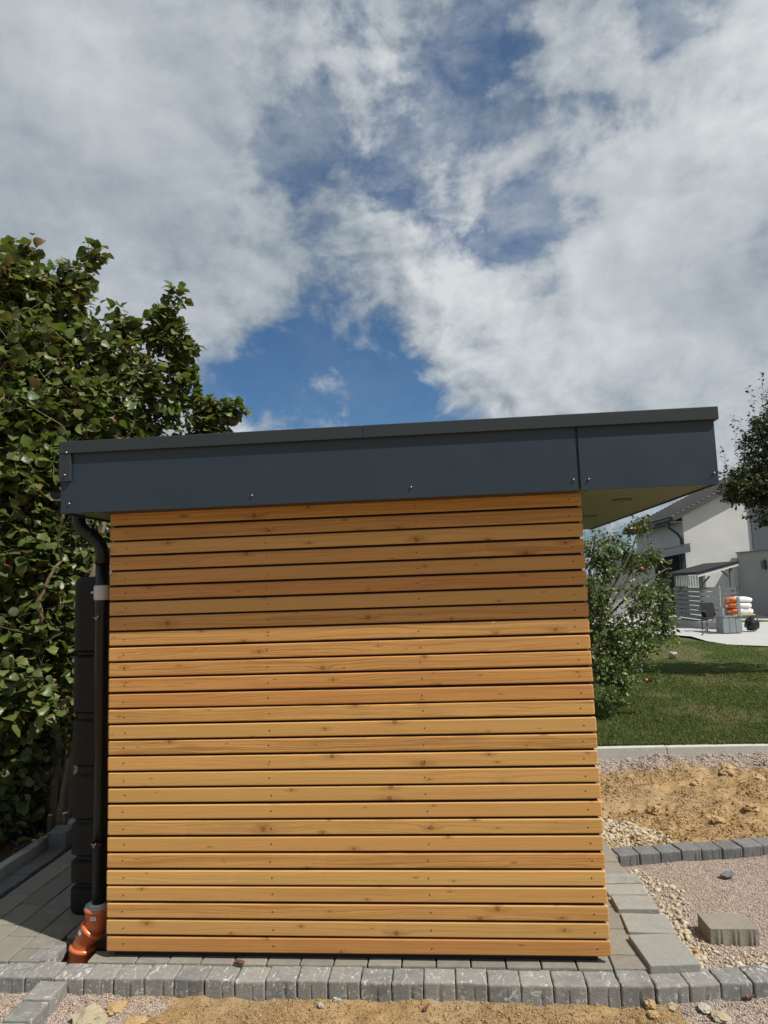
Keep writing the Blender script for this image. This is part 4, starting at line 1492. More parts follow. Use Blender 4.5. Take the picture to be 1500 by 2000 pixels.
def shoot_leaves(A, B, n_, droop=0.3, spread=1.0, rng=RNG, off=0.045):
    """n_ leaves along each shoot A->B: positions, forward vectors, up vectors"""
    m_ = len(A)
    t = (np.arange(n_)[None] + rng.uniform(0, 1, (m_, n_))) / n_
    t = .12 + .9 * t
    p = A[:, None] + (B - A)[:, None] * t[..., None]
    p[..., 2] -= droop * (t ** 2) * np.linalg.norm(B - A, axis=1)[:, None] * .35
    d = (B - A) / np.linalg.norm(B - A, axis=1)[:, None]
    r_ = rng.normal(size=(m_, n_, 3))
    r_[..., 2] *= .5
    fwd = r_ / np.linalg.norm(r_, axis=2)[..., None] * spread + d[:, None] * .55
    fwd[..., 2] -= .35
    up = rng.normal(size=(m_, n_, 3)) * .55 + np.array((.22, -.22, 1.0))
    fwd = fwd / np.linalg.norm(fwd, axis=2)[..., None]
    p = p + fwd * off
    return p.reshape(-1, 3), fwd.reshape(-1, 3), up.reshape(-1, 3)


def blob_shoots(c, r, n_, rng=RNG, length=(.16, .34), outward=.8, squash=1.0):
    d = rng.normal(size=(n_, 3))
    d /= np.linalg.norm(d, axis=1)[:, None]
    rr_ = r * rng.uniform(.25, 1.0, n_) ** .6
    A = np.array(c) + d * rr_[:, None] * np.array((1, 1, squash))
    dirs = d * outward + rng.normal(size=(n_, 3)) * .5 + np.array((0, 0, .35))
    dirs /= np.linalg.norm(dirs, axis=1)[:, None]
    L = rng.uniform(*length, n_)
    A = A - dirs * L[:, None] * .7
    return A, A + dirs * L[:, None]


def twig_np(A, B, r0=.004):
    n_ = len(A)
    k = 3
    d = (B - A) / (np.linalg.norm(B - A, axis=1)[:, None] + 1e-9)
    u = np.cross(d, np.array((.3, .2, 1.0)))
    u /= np.linalg.norm(u, axis=1)[:, None]
    w_ = np.cross(d, u)
    V = []
    for P_, r_ in ((A, r0), (B, r0 * .4)):
        for j in range(k):
            t = 2 * math.pi * j / k
            V.append(P_ + (u * math.cos(t) + w_ * math.sin(t)) * r_)
    V = np.stack(V, 1)
    f = np.array([(0, 1, 4, 3), (1, 2, 5, 4), (2, 0, 3, 5)])
    F = f[None] + (np.arange(n_) * 6)[:, None, None]
    return V.reshape(-1, 3), F.reshape(-1, 4)


def curve_pts(a, b, bend, n_=7, rng=random):
    a, b = np.array(a, float), np.array(b, float)
    L = np.linalg.norm(b - a)
    o_ = np.array([rng.uniform(-1, 1) for _ in range(3)]) * bend * L
    out = []
    for i in range(n_):
        t = i / (n_ - 1)
        out.append(a + (b - a) * t + o_ * math.sin(math.pi * t) + np.array([rng.uniform(-1, 1) for _ in range(3)]) * .012 * L)
    return out


# hazel ---------------------------------------------------------------
hz = thing('hazel_bush', 'tall leafy hazel bush with browning leaf tips left of the shed', 'bush', (-1.75, 2.3, 0.0))
hblobs = [(20, 555, 2.3, .34, 1), (110, 580, 2.5, .32, 1), (40, 495, 2.4, .13, .8), (20, 522, 2.3, .15, .8), (180, 495, 2.6, .11, .5), (150, 530, 2.55, .15, .6), (344, 576, 2.9, .09, .4), (322, 612, 2.9, .12, .7), (362, 680, 2.95, .1, 1.5), (362, 730, 3.0, .1, 1.5), (440, 800, 3.1, .09, .8), (466, 801, 3.1, .05, 1), (412, 800, 3.1, .11, 1.4), (430, 835, 3.1, .1, 1.4), (250, 640, 2.75, .12, 1.2), (10, 1610, 1.6, .25, .9), (-20, 1540, 1.5, .3, .9), (60, 690, 2.2, .46, 1.1), (185, 690, 2.6, .40, .9), (150, 790, 2.4, .46, 1.1), (270, 730, 2.8, .33, .65), (325, 660, 2.95, .2, .9), (335, 765, 3.0, .30, .55),
          (250, 830, 2.9, .36, .65), (385, 838, 3.1, .18, .55), (300, 850, 3.0, .25, .5), (30, 820, 2.0, .5, 1.1), (60, 930, 1.9, .45, 1.1), (20, 1060, 1.8, .42, 1), (105, 1060, 2.1, .36, .9), (50, 1190, 1.9, .42, 1), (118, 1270, 2.2, .28, .9),
          (30, 1330, 1.8, .38, 1), (105, 1390, 2.1, .26, .8), (40, 1470, 1.9, .33, .8), (10, 1560, 1.75, .25, .6), (185, 1045, 2.8, .3, .9), (95, 1160, 2.5, .36, .8), (100, 480, 3.0, .0, 0), (-230, 700, 2.2, .55, .6), (-260, 1000, 2.0, .55, .6), (-260, 1300, 1.9, .5, .6), (-380, 900, 2.2, .6, .4), (-380, 1250, 2.1, .55, .4), (-80, 640, 2.2, .5, .8), (-80, 900, 1.9, .5, .8), (-90, 1200, 1.8, .5, .7), (-90, 1500, 1.7, .4, .6),
          (60, 1050, 3.3, .6, .9), (80, 1300, 3.3, .6, .9), (40, 1500, 3.2, .5, .8), (120, 880, 3.2, .5, .7), (220, 920, 3.3, .42, .6), (150, 1130, 3.4, .5, .6), (110, 1450, 3.0, .3, .6)]
As, Bs = [], []
for px, py, Y, r, dn in hblobs:
    if r == 0:
        continue
    n_ = int(dn * 760 * r * r + (4 if r < .2 else 0))
    a, b_ = blob_shoots(ony(px, py, Y), r * .92, n_, length=(.22, .5) if r > .2 else (.1, .2), outward=.9)
    As.append(a)
    Bs.append(b_)
A, B = np.concatenate(As), np.concatenate(Bs)
lp, lf, lu = shoot_leaves(A, B, 7)
# leader shoots on the outline
tips = [((40, 640), (62, 462), 2.4), ((90, 640), (20, 500), 2.3), ((140, 650), (190, 478), 2.6), ((130, 620), (150, 520), 2.55), ((60, 600), (110, 520), 2.4), ((290, 720), (352, 562), 2.9), ((300, 700), (318, 600), 2.9), ((310, 740), (368, 668), 2.95),
        ((320, 760), (366, 716), 3.0), ((360, 850), (474, 798), 3.1), ((350, 840), (440, 785), 3.1), ((380, 850), (428, 842), 3.1), ((230, 690), (268, 632), 2.8), ((190, 650), (232, 600), 2.7), ((0, 600), (5, 480), 2.2), ((330, 800), (375, 765), 3.05), ((320, 700), (362, 640), 2.95)]
tA = np.array([ony(*a, Y) for a, b_, Y in tips])
tB = np.array([ony(*b_, Y) for a, b_, Y in tips])
tp, tf, tu = shoot_leaves(tA, tB, 20, .02, .9, off=.05)
# small sprig low at the left edge
sA = np.array([ony(95, 1690, 1.35), ony(95, 1690, 1.35), ony(70, 1690, 1.35), ony(90, 1680, 1.35), ony(60, 1680, 1.35)])
sB = np.array([ony(62, 1610, 1.3), ony(30, 1655, 1.3), ony(10, 1680, 1.25), ony(50, 1665, 1.3), ony(25, 1640, 1.3)])
sp_, sf_, su_ = shoot_leaves(sA, sB, 6, .2, 1.0)
allp = np.concatenate([lp, tp, sp_])
allf = np.concatenate([lf, tf, sf_])
allu = np.concatenate([lu, tu, su_])
dist = np.linalg.norm(allp - CAM, axis=1)
keep = allp[:, 2] > 0.08
allp, allf, allu, dist = allp[keep], allf[keep], allu[keep], dist[keep]
vis = in_view(allp, -8)
# nearest, sunward leaves become parts of their own
score = dist - 0.35 * (allp @ SUN) + np.where(vis, 0, 50) + RNG.uniform(0, .5, len(dist))
hidden_by_shed = np.zeros(len(dist), bool)
d_ = allp - CAM
t_ = (RY0 - CAM[1]) / d_[:, 1]
hit = CAM + d_ * t_[:, None]
hidden_by_shed = (hit[:, 0] > RX0 - .02) & (hit[:, 2] < 2.6) & (hit[:, 2] > 2.2) | ((hit[:, 0] > -.02) & (hit[:, 2] < 2.3))
score += np.where(hidden_by_shed, 50, 0)
order = np.argsort(score)
near, rest = order[:290], order[290:]
Rm = frames(allf, allu)
LV = [serrated_leaf(s) for s in range(6)]
LME = []
for lv, lfc in LV:
    me = bpy.data.meshes.new('leaf')
    me.from_pydata([tuple(p) for p in lv], [], [tuple(int(c) for c in q) for q in lfc])
    me.polygons.foreach_set('use_smooth', [True] * len(me.polygons))
    me.materials.append(MAT['hazel_leaf'])
    LME.append(me)
for j, i in enumerate(near):
    s = random.uniform(.07, .112)
    M = Matrix([[*(Rm[i][r])] for r in range(3)])
    o = inst('leaf', LME[j % 6], hz, allp[i], M.to_euler(), (s * random.uniform(.85, 1.05), s, s))
cv, cf = [], []
ofs = 0
for k, (lv, lfc) in enumerate((serrated_leaf(21, 6, .14, .25), serrated_leaf(22, 6, .16, .6), serrated_leaf(23, 6, .14, .05), serrated_leaf(24, 6, .2, .9), serrated_leaf(25, 6, .16, .35))):
    idx = rest[k::5]
    v, f = scatter(lv, lfc, Rm[idx], allp[idx], RNG.uniform(.055, .104, len(idx)))
    cv.append(v)
    cf.append(f + ofs)
    ofs += len(v)
fo = np_mesh('foliage', np.concatenate(cv), np.concatenate(cf), 'hazel_leaf', hz, smooth=True)
fo['kind'] = 'stuff'
tv, tfc = twig_np(np.concatenate([A, tA, sA]), np.concatenate([B, tB, sB]), .0035)
tw = np_mesh('twigs', tv, tfc, 'hazel_bark', hz)
tw['kind'] = 'stuff'
stems = [((118, 1640), (150, 1440), 1.75, 2.0, .05), ((108, 1640), (135, 1480), 1.7, 1.8, .035), ((128, 1600), (142, 1400), 1.9, 2.2, .04), ((100, 1640), (80, 1150), 1.8, 2.2, .04), ((90, 1640), (30, 900), 1.9, 2.2, .045), ((110, 1600), (100, 750), 2.1, 2.5, .045), ((60, 1650), (20, 640), 2.0, 2.3, .04), ((120, 1590), (280, 760), 2.2, 2.9, .04), ((60, 1400), (60, 620), 2.2, 2.4, .03), ((100, 1300), (190, 690), 2.3, 2.6, .03), ((20, 1640), (-60, 800), 1.8, 2.0, .04)]
for (a0, b0), (a1, b1), Y0, Y1, r_ in stems:
    p0, p1 = ony(a0, b0, Y0), ony(a1, b1, Y1)
    p0[2] = min(p0[2], .0) - .03
    pts = curve_pts(p0, p1, .05, 9)
    MB().tube(pts, list(np.linspace(r_, r_ * .35, 9)), 9).build('stem', 'hazel_bark', hz, smooth=True)
# the lichened limb and its cut ends
lim = MB().tube([ony(82, 1225, 1.75), ony(78, 1190, 1.75), ony(74, 1172, 1.74), ony(86, 1155, 1.74), ony(95, 1130, 1.75), ony(108, 1108, 1.76), ony(120, 1095, 1.78)], [.022, .021, .024, .016, .013, .012, .009], 10).build('branch', 'hazel_bark', hz, smooth=True)
MB().tube([ony(120, 1095, 1.78), ony(114, 1070, 1.7), ony(114, 1045, 1.66), ony(120, 1018, 1.62), ony(126, 1000, 1.6)], [.009, .008, .0075, .007, .006], 8).build('branch', 'hazel_bark', hz, smooth=True)
for a, b_, Y, r_ in ((127, 1588, 1.6, .024), (66, 1641, 1.5, .018), (96, 1641, 1.6, .02), (98, 1592, 1.62, .018)):
    p = ony(a, b_, Y)
    q = p + np.array((-.02, .02, -.16))
    st = MB().tube([q, p], r_, 10).build('branch_stub', 'hazel_bark', hz, smooth=False)
    MB().tube([p + np.array((0, 0, .0002)), p + np.array((0, 0, .003))], r_ * .85, 10).build('cut_face', 'cut_wood', st)
lx_ = RNG.uniform(-2.6, -1.27, 900)
ly_ = RNG.uniform(.3, 3.2, 900)
lz_, _ = gz_fn(lx_, ly_)
v, f = scatter(*leaf_base(1, .7, .6, 2), rand_rot(900), np.stack([lx_, ly_, lz_ + .012], -1), RNG.uniform(.02, .05, 900))
stuff('leaf_litter', 'brown dead leaves under the hazel bush', v, f, 'dry_leaf')

# apple tree ----------------------------------------------------------
ap = thing('apple_tree', 'young apple tree with a few red apples behind the right end of the shed', 'tree', (3.75, 5.9, 0.0))
ab = [(1165, 1075, 5.9, .26, 1), (1165, 1150, 5.8, .3, 1), (1185, 1230, 5.9, .36, 1.1), (1230, 1255, 6.1, .36, 1.1), (1180, 1300, 5.8, .3, 1), (1215, 1310, 5.9, .24, .9), (1265, 1230, 6.3, .3, .9), (1240, 1170, 6.1, .3, .7), (1265, 1160, 6.3, .22, .6), (1290, 1190, 6.4, .2, .7), (1250, 1100, 6.2, .16, .5), (1200, 1060, 6.0, .18, .5), (1290, 1150, 6.4, .14, .6), (1205, 1330, 5.7, .15, .6), (1120, 1200, 6.0, .4, .7), (1225, 1085, 6.05, .16, .9), (1185, 1105, 5.9, .22, 1), (1275, 1085, 6.25, .12, .8), (1245, 1030, 6.0, .12, .8), (1300, 1225, 6.4, .18, .9), (1190, 1360, 5.6, .12, .8)]
As, Bs = [], []
for px, py, Y, r, dn in ab:
    a, b_ = blob_shoots(ony(px, py, Y), r, int(dn * 760 * r * r + 12), length=(.16, .36))
    As.append(a)
    Bs.append(b_)
at = [((1180, 1060), (1262, 1002), 6.0), ((1200, 1050), (1250, 1015), 6.0), ((1175, 1090), (1235, 1030), 6.0), ((1235, 1150), (1237, 1055), 6.2), ((1255, 1150), (1270, 1035), 6.25), ((1260, 1110), (1285, 1070), 6.3), ((1295, 1180), (1304, 1095), 6.4), ((1290, 1200), (1342, 1140), 6.5), ((1280, 1215), (1320, 1190), 6.4), ((1225, 1330), (1288, 1325), 5.8), ((1270, 1335), (1286, 1295), 5.8), ((1210, 1320), (1220, 1352), 5.7), ((1250, 1260), (1308, 1255), 6.2), ((1220, 1120), (1228, 1100), 6.1), ((1150, 1120), (1165, 1030), 5.8), ((1255, 1050), (1262, 1010), 6.0)]
tA = np.array([ony(*a, Y) for a, b_, Y in at])
tB = np.array([ony(*b_, Y) for a, b_, Y in at])
A, B = np.concatenate(As), np.concatenate(Bs)
lp, lf, lu = shoot_leaves(A, B, 7, .1, 1.0, off=.025)
tp, tf, tu = shoot_leaves(tA, tB, 26, .02, .9, off=.025)
lp, lf, lu = np.concatenate([lp, tp]), np.concatenate([lf, tf]), np.concatenate([lu, tu])
v, f = scatter(*leaf_base(1, .5, .35, 3), frames(lf, lu), lp, RNG.uniform(.045, .078, len(lp)))
fo = np_mesh('foliage', v, f, 'apple_leaf', ap, smooth=True)
fo['kind'] = 'stuff'
tv, tfc = twig_np(np.concatenate([A, tA]), np.concatenate([B, tB]), .003)
np_mesh('twigs', tv, tfc, 'apple_bark', ap)['kind'] = 'stuff'
tb = np.array((3.62, 5.75, -.02))
MB().tube(curve_pts(tb, (3.72, 5.85, 1.0), .03, 6), list(np.linspace(.05, .034, 6)), 10).build('trunk', 'apple_bark', ap, smooth=True)
for a, b_, Y in ((1262, 1002, 6.0), (1270, 1040, 6.25), (1300, 1110, 6.4), (1285, 1330, 5.85), (1165, 1040, 5.8), (1240, 1240, 6.1), (1310, 1180, 6.4)):
    p1 = ony(a, b_, Y)
    p0 = np.array((3.70, 5.83, min(.95, p1[2] * .55 + .2)))
    MB().tube(curve_pts(p0, p1, .06, 7), list(np.linspace(.022, .006, 7)), 7).build('branch', 'apple_bark', ap, smooth=True)
for k, (a, b_, Y, m_) in enumerate(((1239, 1032, 5.9, 'red_apple'), (1253, 1110, 6.0, 'red_apple'), (1231, 1136, 5.85, 'red_apple'), (1262, 1328, 5.6, 'red_apple'), (1197, 1151, 5.7, 'green_apple'), (1219, 1169, 5.75, 'green_apple'), (1221, 1172, 5.72, 'green_apple'), (1222, 1198, 5.75, 'green_apple'))):
    p = ony(a, b_, Y)
    bm = bmesh.new()
    bmesh.ops.create_uvsphere(bm, u_segments=14, v_segments=10, radius=.022)
    for v_ in bm.verts:
        if v_.co.z > .02:
            v_.co.z -= .009 * (1 - math.hypot(v_.co.x, v_.co.y) / .026)
    me = bpy.data.meshes.new('apple')
    bm.to_mesh(me)
    bm.free()
    me.polygons.foreach_set('use_smooth', [True] * len(me.polygons))
    me.materials.append(MAT[m_])
    o = inst('apple', me, ap, p)
    if k in (0, 4):
        o['label'] = 'reddish ripening apple' if k == 0 else 'yellow green apple'
    p2 = p + np.array((.004, 0, .05))
    MB().tube([p + np.array((0, 0, .016)), p2], .0015, 5).build('stalk', 'apple_bark', o)

# plum tree at the right edge ------------------------------------------
pl = thing('fruit_tree', 'dark small leaved tree at the right edge beside the roof corner', 'tree', (9.0, 9.2, 0.0))
pb = [(1495, 870, 9.0, .45, 1), (1460, 945, 8.9, .42, 1.1), (1505, 945, 9.0, .5, 1.1), (1432, 960, 8.8, .22, 1), (1495, 1010, 8.8, .2, .6), (1490, 830, 9.0, .25, .7), (1560, 800, 9.2, .7, .5), (1600, 920, 9.2, .9, .5), (1700, 900, 9.4, .9, .4), (1560, 960, 9.0, .6, .6)]
As, Bs = [], []
for px, py, Y, r, dn in pb:
    a, b_ = blob_shoots(ony(px, py, Y), r, int(dn * 1050 * r * r + 10), length=(.16, .34))
    As.append(a)
    Bs.append(b_)
pt = [((1425, 950), (1412, 876), 8.8), ((1445, 920), (1430, 812), 8.9), ((1450, 900), (1443, 820), 8.9), ((1482, 850), (1463, 755), 9.0), ((1500, 820), (1485, 730), 9.0), ((1500, 850), (1500, 770), 9.0), ((1480, 850), (1473, 825), 9.0), ((1480, 1005), (1455, 1008), 8.8), ((1420, 960), (1408, 925), 8.7)]
tA = np.array([ony(*a, Y) for a, b_, Y in pt])
tB = np.array([ony(*b_, Y) for a, b_, Y in pt])
A, B = np.concatenate(As), np.concatenate(Bs)
lp, lf, lu = shoot_leaves(A, B, 9, .05, 1.0, off=.02)
tp, tf, tu = shoot_leaves(tA, tB, 26, .0, .9, off=.02)
lp, lf, lu = np.concatenate([lp, tp]), np.concatenate([lf, tf]), np.concatenate([lu, tu])
v, f = scatter(*leaf_base(1, .62, .2, 3), frames(lf, lu), lp, RNG.uniform(.045, .075, len(lp)))
np_mesh('foliage', v, f, 'plum_leaf', pl, smooth=True)['kind'] = 'stuff'
tv, tfc = twig_np(np.concatenate([A, tA]), np.concatenate([B, tB]), .003)
np_mesh('twigs', tv, tfc, 'apple_bark', pl)['kind'] = 'stuff'
MB().tube(curve_pts((9.0, 9.2, -.02), (8.9, 9.15, 2.0), .03, 6), list(np.linspace(.09, .06, 6)), 10).build('trunk', 'apple_bark', pl, smooth=True)
for a, b_, Y in ((1455, 945, 8.9), (1485, 850, 9.0), (1510, 900, 9.0), (1560, 800, 9.2), (1650, 900, 9.3)):
    MB().tube(curve_pts((8.9, 9.15, 1.95), ony(a, b_, Y), .05, 7), list(np.linspace(.04, .008, 7)), 7).build('branch', 'apple_bark', pl, smooth=True)

# ------------------------------------------------------------------ neighbour house
HY = 28.0
ce = ony(1340, 1100, HY)
hx0 = ce[0]
ee = ony(1312, 1011, HY - .3)
ze = ee[2]
xe = ee[0]
tanp = math.tan(rad(26))
hw = 9.0
hd = 7.5
xr = xe + hw / 2 + .6
zr = ze + (xr - xe) * tanp
x9 = xe + 2 * (xr - xe)
house = thing('house', 'white rendered house with dark tiled gable roof beyond the lawn', 'house', ((hx0 + x9) / 2, HY + hd / 2, 0.0))
zw = ze + (hx0 - xe) * tanp - .12
MB().poly([(hx0, HY, -.05), (x9 - .6, HY, -.05), (x9 - .6, HY, zw), (xr, HY, zr - .14), (hx0, HY, zw)], (0, hd, 0)).build('wall', 'plaster_white', house)
yr0, yr1 = HY - .32, HY + hd + .3
# roof slab and its verge
for sgn in (0, 1):
    a = (xe, ze) if not sgn else (x9, ze)
    rfm = MB().poly([(a[0], yr0, a[1] - .14), (xr, yr0, zr - .14), (xr, yr0, zr), (a[0], yr0, a[1])], (0, yr1 - yr0, 0)).build('roof', 'roof_tile', house)
    if sgn == 0:
        tm = MB()
        rows, cols = 22, 46
        sl_len = math.hypot(xr - xe, zr - ze)
        ux = np.array(((xr - xe), 0, (zr - ze))) / sl_len
        nrm = np.array((-ux[2], 0, ux[0]))
        tw_ = (yr1 - yr0) / cols
        V1 = []
        prof_ = [(-.5, .0), (-.25, .03), (0, .05), (.25, .03), (.5, 0.0)]
        for s0_, hh in ((0, .06), (1.02, .006)):
            for t, q in prof_:
                V1.append(ux * (s0_ * sl_len / rows) + np.array((0, t * tw_, 0)) + nrm * (q + hh))
        for t, q in (prof_[0], prof_[-1]):
            V1.append(np.array((0, t * tw_, 0)) + nrm * 0.002)
        F1 = [(i, i + 1, i + 6, i + 5) for i in range(4)] + [(10, 0, 1, 2, 3, 4, 11)]
        tme = MB().add(V1, F1).mesh('roof_tile')
        tme.materials.append(MAT['roof_tile'])
        cnt = 0
        for r_ in range(rows):
            for c_ in range(cols):
                pos = np.array((xe, yr0 + (c_ + .5) * tw_, ze)) + ux * (r_ * sl_len / rows)
                if cnt < 299 and c_ < 23 and r_ < 13:
                    inst('roof_tile', tme, rfm, pos)
                    cnt += 1
                else:
                    tm.add([q + pos for q in V1], F1)
        t_o = tm.build('roof_tiles', 'roof_tile', rfm)
        t_o['kind'] = 'stuff'
        # verge tiles along the gable edge
        for r_ in range(14):
            p0 = np.array((xe, yr0, ze)) + ux * (r_ * .42)
            MB().poly([p0 + nrm * .05, p0 + ux * .42 + nrm * .02, p0 + ux * .42 - nrm * .17, p0 - nrm * .17], (0, -.045, 0)).build('verge_tile', 'roof_tile', rfm)
# pale soffit under the verge
MB().poly([(xe + .12, yr0, ze - .145 + .12 * tanp), (xr, yr0, zr - .145), (xr, yr0, zr - .20), (xe + .12, yr0, ze - .20 + .12 * tanp)], (0, .3, 0)).build('verge_board', 'white_paint', house)
# gutter and downpipe
MB().tube([(xe - .06, yr0 + .02, ze - .10), (xe - .06, yr1, ze - .10)], .075, 10).build('gutter', 'anthracite', house)
zc = ze - .2
MB().tube([(xe - .02, HY + .15, zc), (xe, HY + .15, zc - .22), (hx0 - .22, HY + .12, zc - .52), (hx0 - .09, HY + .1, zc - .75), (hx0 - .09, HY + .1, 0)], .06, 10).build('downpipe', 'anthracite', house, smooth=True)
MB().box((xe, HY + .01, ze - .2), (hx0 - .002, yr1, ze - .145)).build('eaves_soffit', 'plaster_shaded', house)
# window in the shaded side wall
wc = onx(1265, 1046, hx0 - .02)
wn = MB().box((hx0 - .05, wc[1] - .45, wc[2] - .42), (hx0 - .002, wc[1] + .45, wc[2] + .42)).build('window', 'white_paint', house)
MB().box((hx0 - .056, wc[1] - .37, wc[2] - .34), (hx0 - .0505, wc[1] + .37, wc[2] + .34)).build('pane', 'glass_dark', wn)
MB().box((hx0 - .10, wc[1] - .5, wc[2] - .46), (hx0 - .002, wc[1] + .5, wc[2] - .4205)).build('sill', 'pole_metal', wn)
# dark cladding strip at the right of the gable
c0 = ony(1464, 985, HY - .06)
c1 = ony(1464, 1073, HY - .06)
MB().box((c0[0], HY - .07, c1[2]), (c0[0] + 3.2, HY - .002, c0[2] + 1.0)).build('cladding_panel', 'cladding_blue', house)
# lean-to
n0, n1 = ony(1347, 1064, HY - .3), ony(1347, 1079, HY - .3)
lt_z = n0[2]
lx1 = n0[0]
lx0_ = lx1 - 2.6
lean = MB().poly([(lx1, HY - .35, lt_z), (lx1, HY - .35, lt_z - .32), (hx0 - 3.6, HY - .35, lt_z - .92), (hx0 - 3.6, HY - .35, lt_z - .6)], (0, .12, 0)).build('lean_to_fascia', 'cladding_blue', house)
MB().poly([(lx1 - .02, HY - .25, lt_z - .02), (hx0 - 3.58, HY - .25, lt_z - .62), (hx0 - 3.58, HY - .25, lt_z - .70), (lx1 - .02, HY - .25, lt_z - .1)], (0, 6.0, 0)).build('lean_to_roof', 'roof_tile', house)
for k in range(7):
    t = k / 7
    a = np.array((lx1 + (hx0 - 3.6 - lx1) * t, HY - .34, lt_z - .6 * t + .012))
    b_ = np.array((lx1 + (hx0 - 3.6 - lx1) * (t + .135), HY - .34, lt_z - .6 * (t + .135) + .012))
    MB().poly([a, b_, b_ + (0, 0, .06), a + (0, 0, .06)], (0, .25, 0)).build('verge_tile', 'roof_tile', house)
d0, d1_ = ony(1281, 1100, HY), ony(1345, 1100, HY)
MB().box((d0[0], HY + .3, -.04), (d1_[0] - .3, HY + .35, lt_z - .35)).build('shaded_opening', 'interior_shade', house)  # near-black sheet stands for the shade inside the garage opening
MB().box((hx0 - 3.6, HY + .2, -.04), (d0[0], HY + .29, lt_z - .5)).build('wall', 'plaster_shaded', house)  # greyed plaster carries the shade under the lean-to
MB().box((hx0 - .24, HY - .2, -.04), (hx0 - .08, HY - .05, lt_z - .34)).build('post', 'anthracite', house)

# annex right of the gable, the shade on its side painted as grey plaster
an0 = ony(1441, 1081, HY - .2)
annex = thing('annex', 'plain rendered annex wall with shade in its grey colour in front of the white gable', 'building', (an0[0] + 1.6, HY - 2.5, 0.0))
MB().poly([(an0[0], HY - .1, -.04), (an0[0] + .35, HY - 4.6, -.04), (an0[0] + 3.2, HY - 4.6, -.04), (an0[0] + 3.2, HY - .1, -.04)], (0, 0, an0[2] + .04)).build('wall', 'plaster_shaded', annex)
MB().poly([(an0[0] - .04, HY - .08, an0[2]), (an0[0] + .31, HY - 4.65, an0[2]), (an0[0] + 3.25, HY - 4.65, an0[2]), (an0[0] + 3.25, HY - .08, an0[2])], (0, 0, .06)).build('coping', 'pole_metal', annex)
lam = onx(1497, 1102, an0[0] + .2)
MB().tube([lam + np.array((-.02, 0, -.14)), lam + np.array((-.12, 0, -.13)), lam + np.array((-.14, 0, .1)), lam + np.array((-.02, 0, .12))], [.08, .1, .1, .08], 12).build('wall_lamp', 'pole_metal', annex, smooth=True)

# patio
pq = [(1350, 1243), (1380, 1252), (1420, 1259), (1500, 1262), (1700, 1262)]
pp = [onz(a, b_, .012) for a, b_ in pq]
far = [(pp[-1][0] + 4, HY + .5, .012), (pp[0][0] - 4.5, HY + .5, .012), (pp[0][0] - 2.0, 21.5, .012)]
patio = MB().poly([(p[0], p[1], .012) for p in pp] + far, (0, 0, .004)).build('patio', 'patio')
struct(patio, 'pale concrete patio in front of the house')

# ------------------------------------------------------------------ wood shelter
WY = 20.0
wc0 = ony(1369, 1180, WY)
wr0 = ony(1440, 1180, WY)
X0, X1 = wc0[0], wr0[0]
Y0, Y1 = WY, WY + 2.6
def zpx(px, py, Y=WY):
    return ony(px, py, Y)[2]
zt, zb = zpx(1369, 1146), zpx(1369, 1229)
sh = thing('wood_shelter', 'grey slatted garden shelter with a sloping dark roof on the patio', 'shelter', ((X0 + X1) / 2, (Y0 + Y1) / 2, 0.0))
nsl = 9
for k in range(nsl):
    z0 = zb + (zt - zb) * k / nsl
    z1 = z0 + (zt - zb) / nsl * .82
    MB().box((X0 + .04, Y0, z0), (X1, Y0 + .03, z1)).build('slat', 'grey_wood', sh)
    MB().box((X0, Y0, z0), (X0 + .03, Y1, z1)).build('slat', 'grey_wood', sh)
zl, zrf = zpx(1362, 1119), zpx(1443, 1099)
posts = [(X0 + .08, Y0 + .09, zl), (X1 - .08, Y0 + .09, zrf - .1), (X0 + .08, Y1 - .09, zl), (X1 - .08, Y1 - .09, zrf - .1)]
for x_, y_, z_ in posts:
    MB().box((x_ - .045, y_ - .045, 0), (x_ + .045, y_ + .045, z_ - .05)).build('post', 'grey_wood', sh)
xa, xb2 = ony(1361, 1116, WY - .2)[0], ony(1443, 1096, WY - .2)[0]
MB().poly([(xa, Y0 - .2, zl - .06), (xb2, Y0 - .2, zrf - .02), (xb2, Y0 - .2, zrf + .06), (xa, Y0 - .2, zl + .03)], (0, 3.0, 0)).build('roof', 'shelter_felt', sh)
MB().poly([(xa + .02, Y0 - .185, zl - .14), (xb2 - .02, Y0 - .185, zrf - .1), (xb2 - .02, Y0 - .185, zrf - .025), (xa + .02, Y0 - .185, zl - .065)], (0, .05, 0)).build('beam', 'white_paint', sh)
for x_, y_, z_ in posts[:2]:
    MB().bar((x_, y_, z_ - .45), (x_ + (.3 if x_ < (X0 + X1) / 2 else -.3), y_, z_ - .13), .05, .05).build('brace', 'grey_wood', sh)
for k in range(9):
    y_ = Y0 + .35 + k * .25
    MB().box((X0 + .06, y_, zt), (X0 + .09, y_ + .09, zl - .08)).build('baluster', 'white_paint', sh)
for k in range(4):
    x_ = X0 + .18 + k * .1
    MB().box((x_, Y1 - .1, zt), (x_ + .05, Y1 - .07, zl + .05)).build('baluster', 'white_paint', sh)
lw0, lw1 = ony(1309, 1225, WY + 1.5), ony(1412, 1235, WY - 1.0)
lwm = MB().poly([(lw0[0], Y1 + .1, -.02), (X0 - .12, Y0 - .2, -.02), (X0 + .55, Y0 - .9, -.02), (X0 + .6, Y0 - .8, -.02), (X0 - .02, Y0 - .06, -.02), (lw0[0] + .12, Y1 + .1, -.02)], (0, 0, .26)).build('low_wall', 'edging_grey')
tag(lwm, 'low rough concrete wall at the foot of the slatted shelter', 'wall')

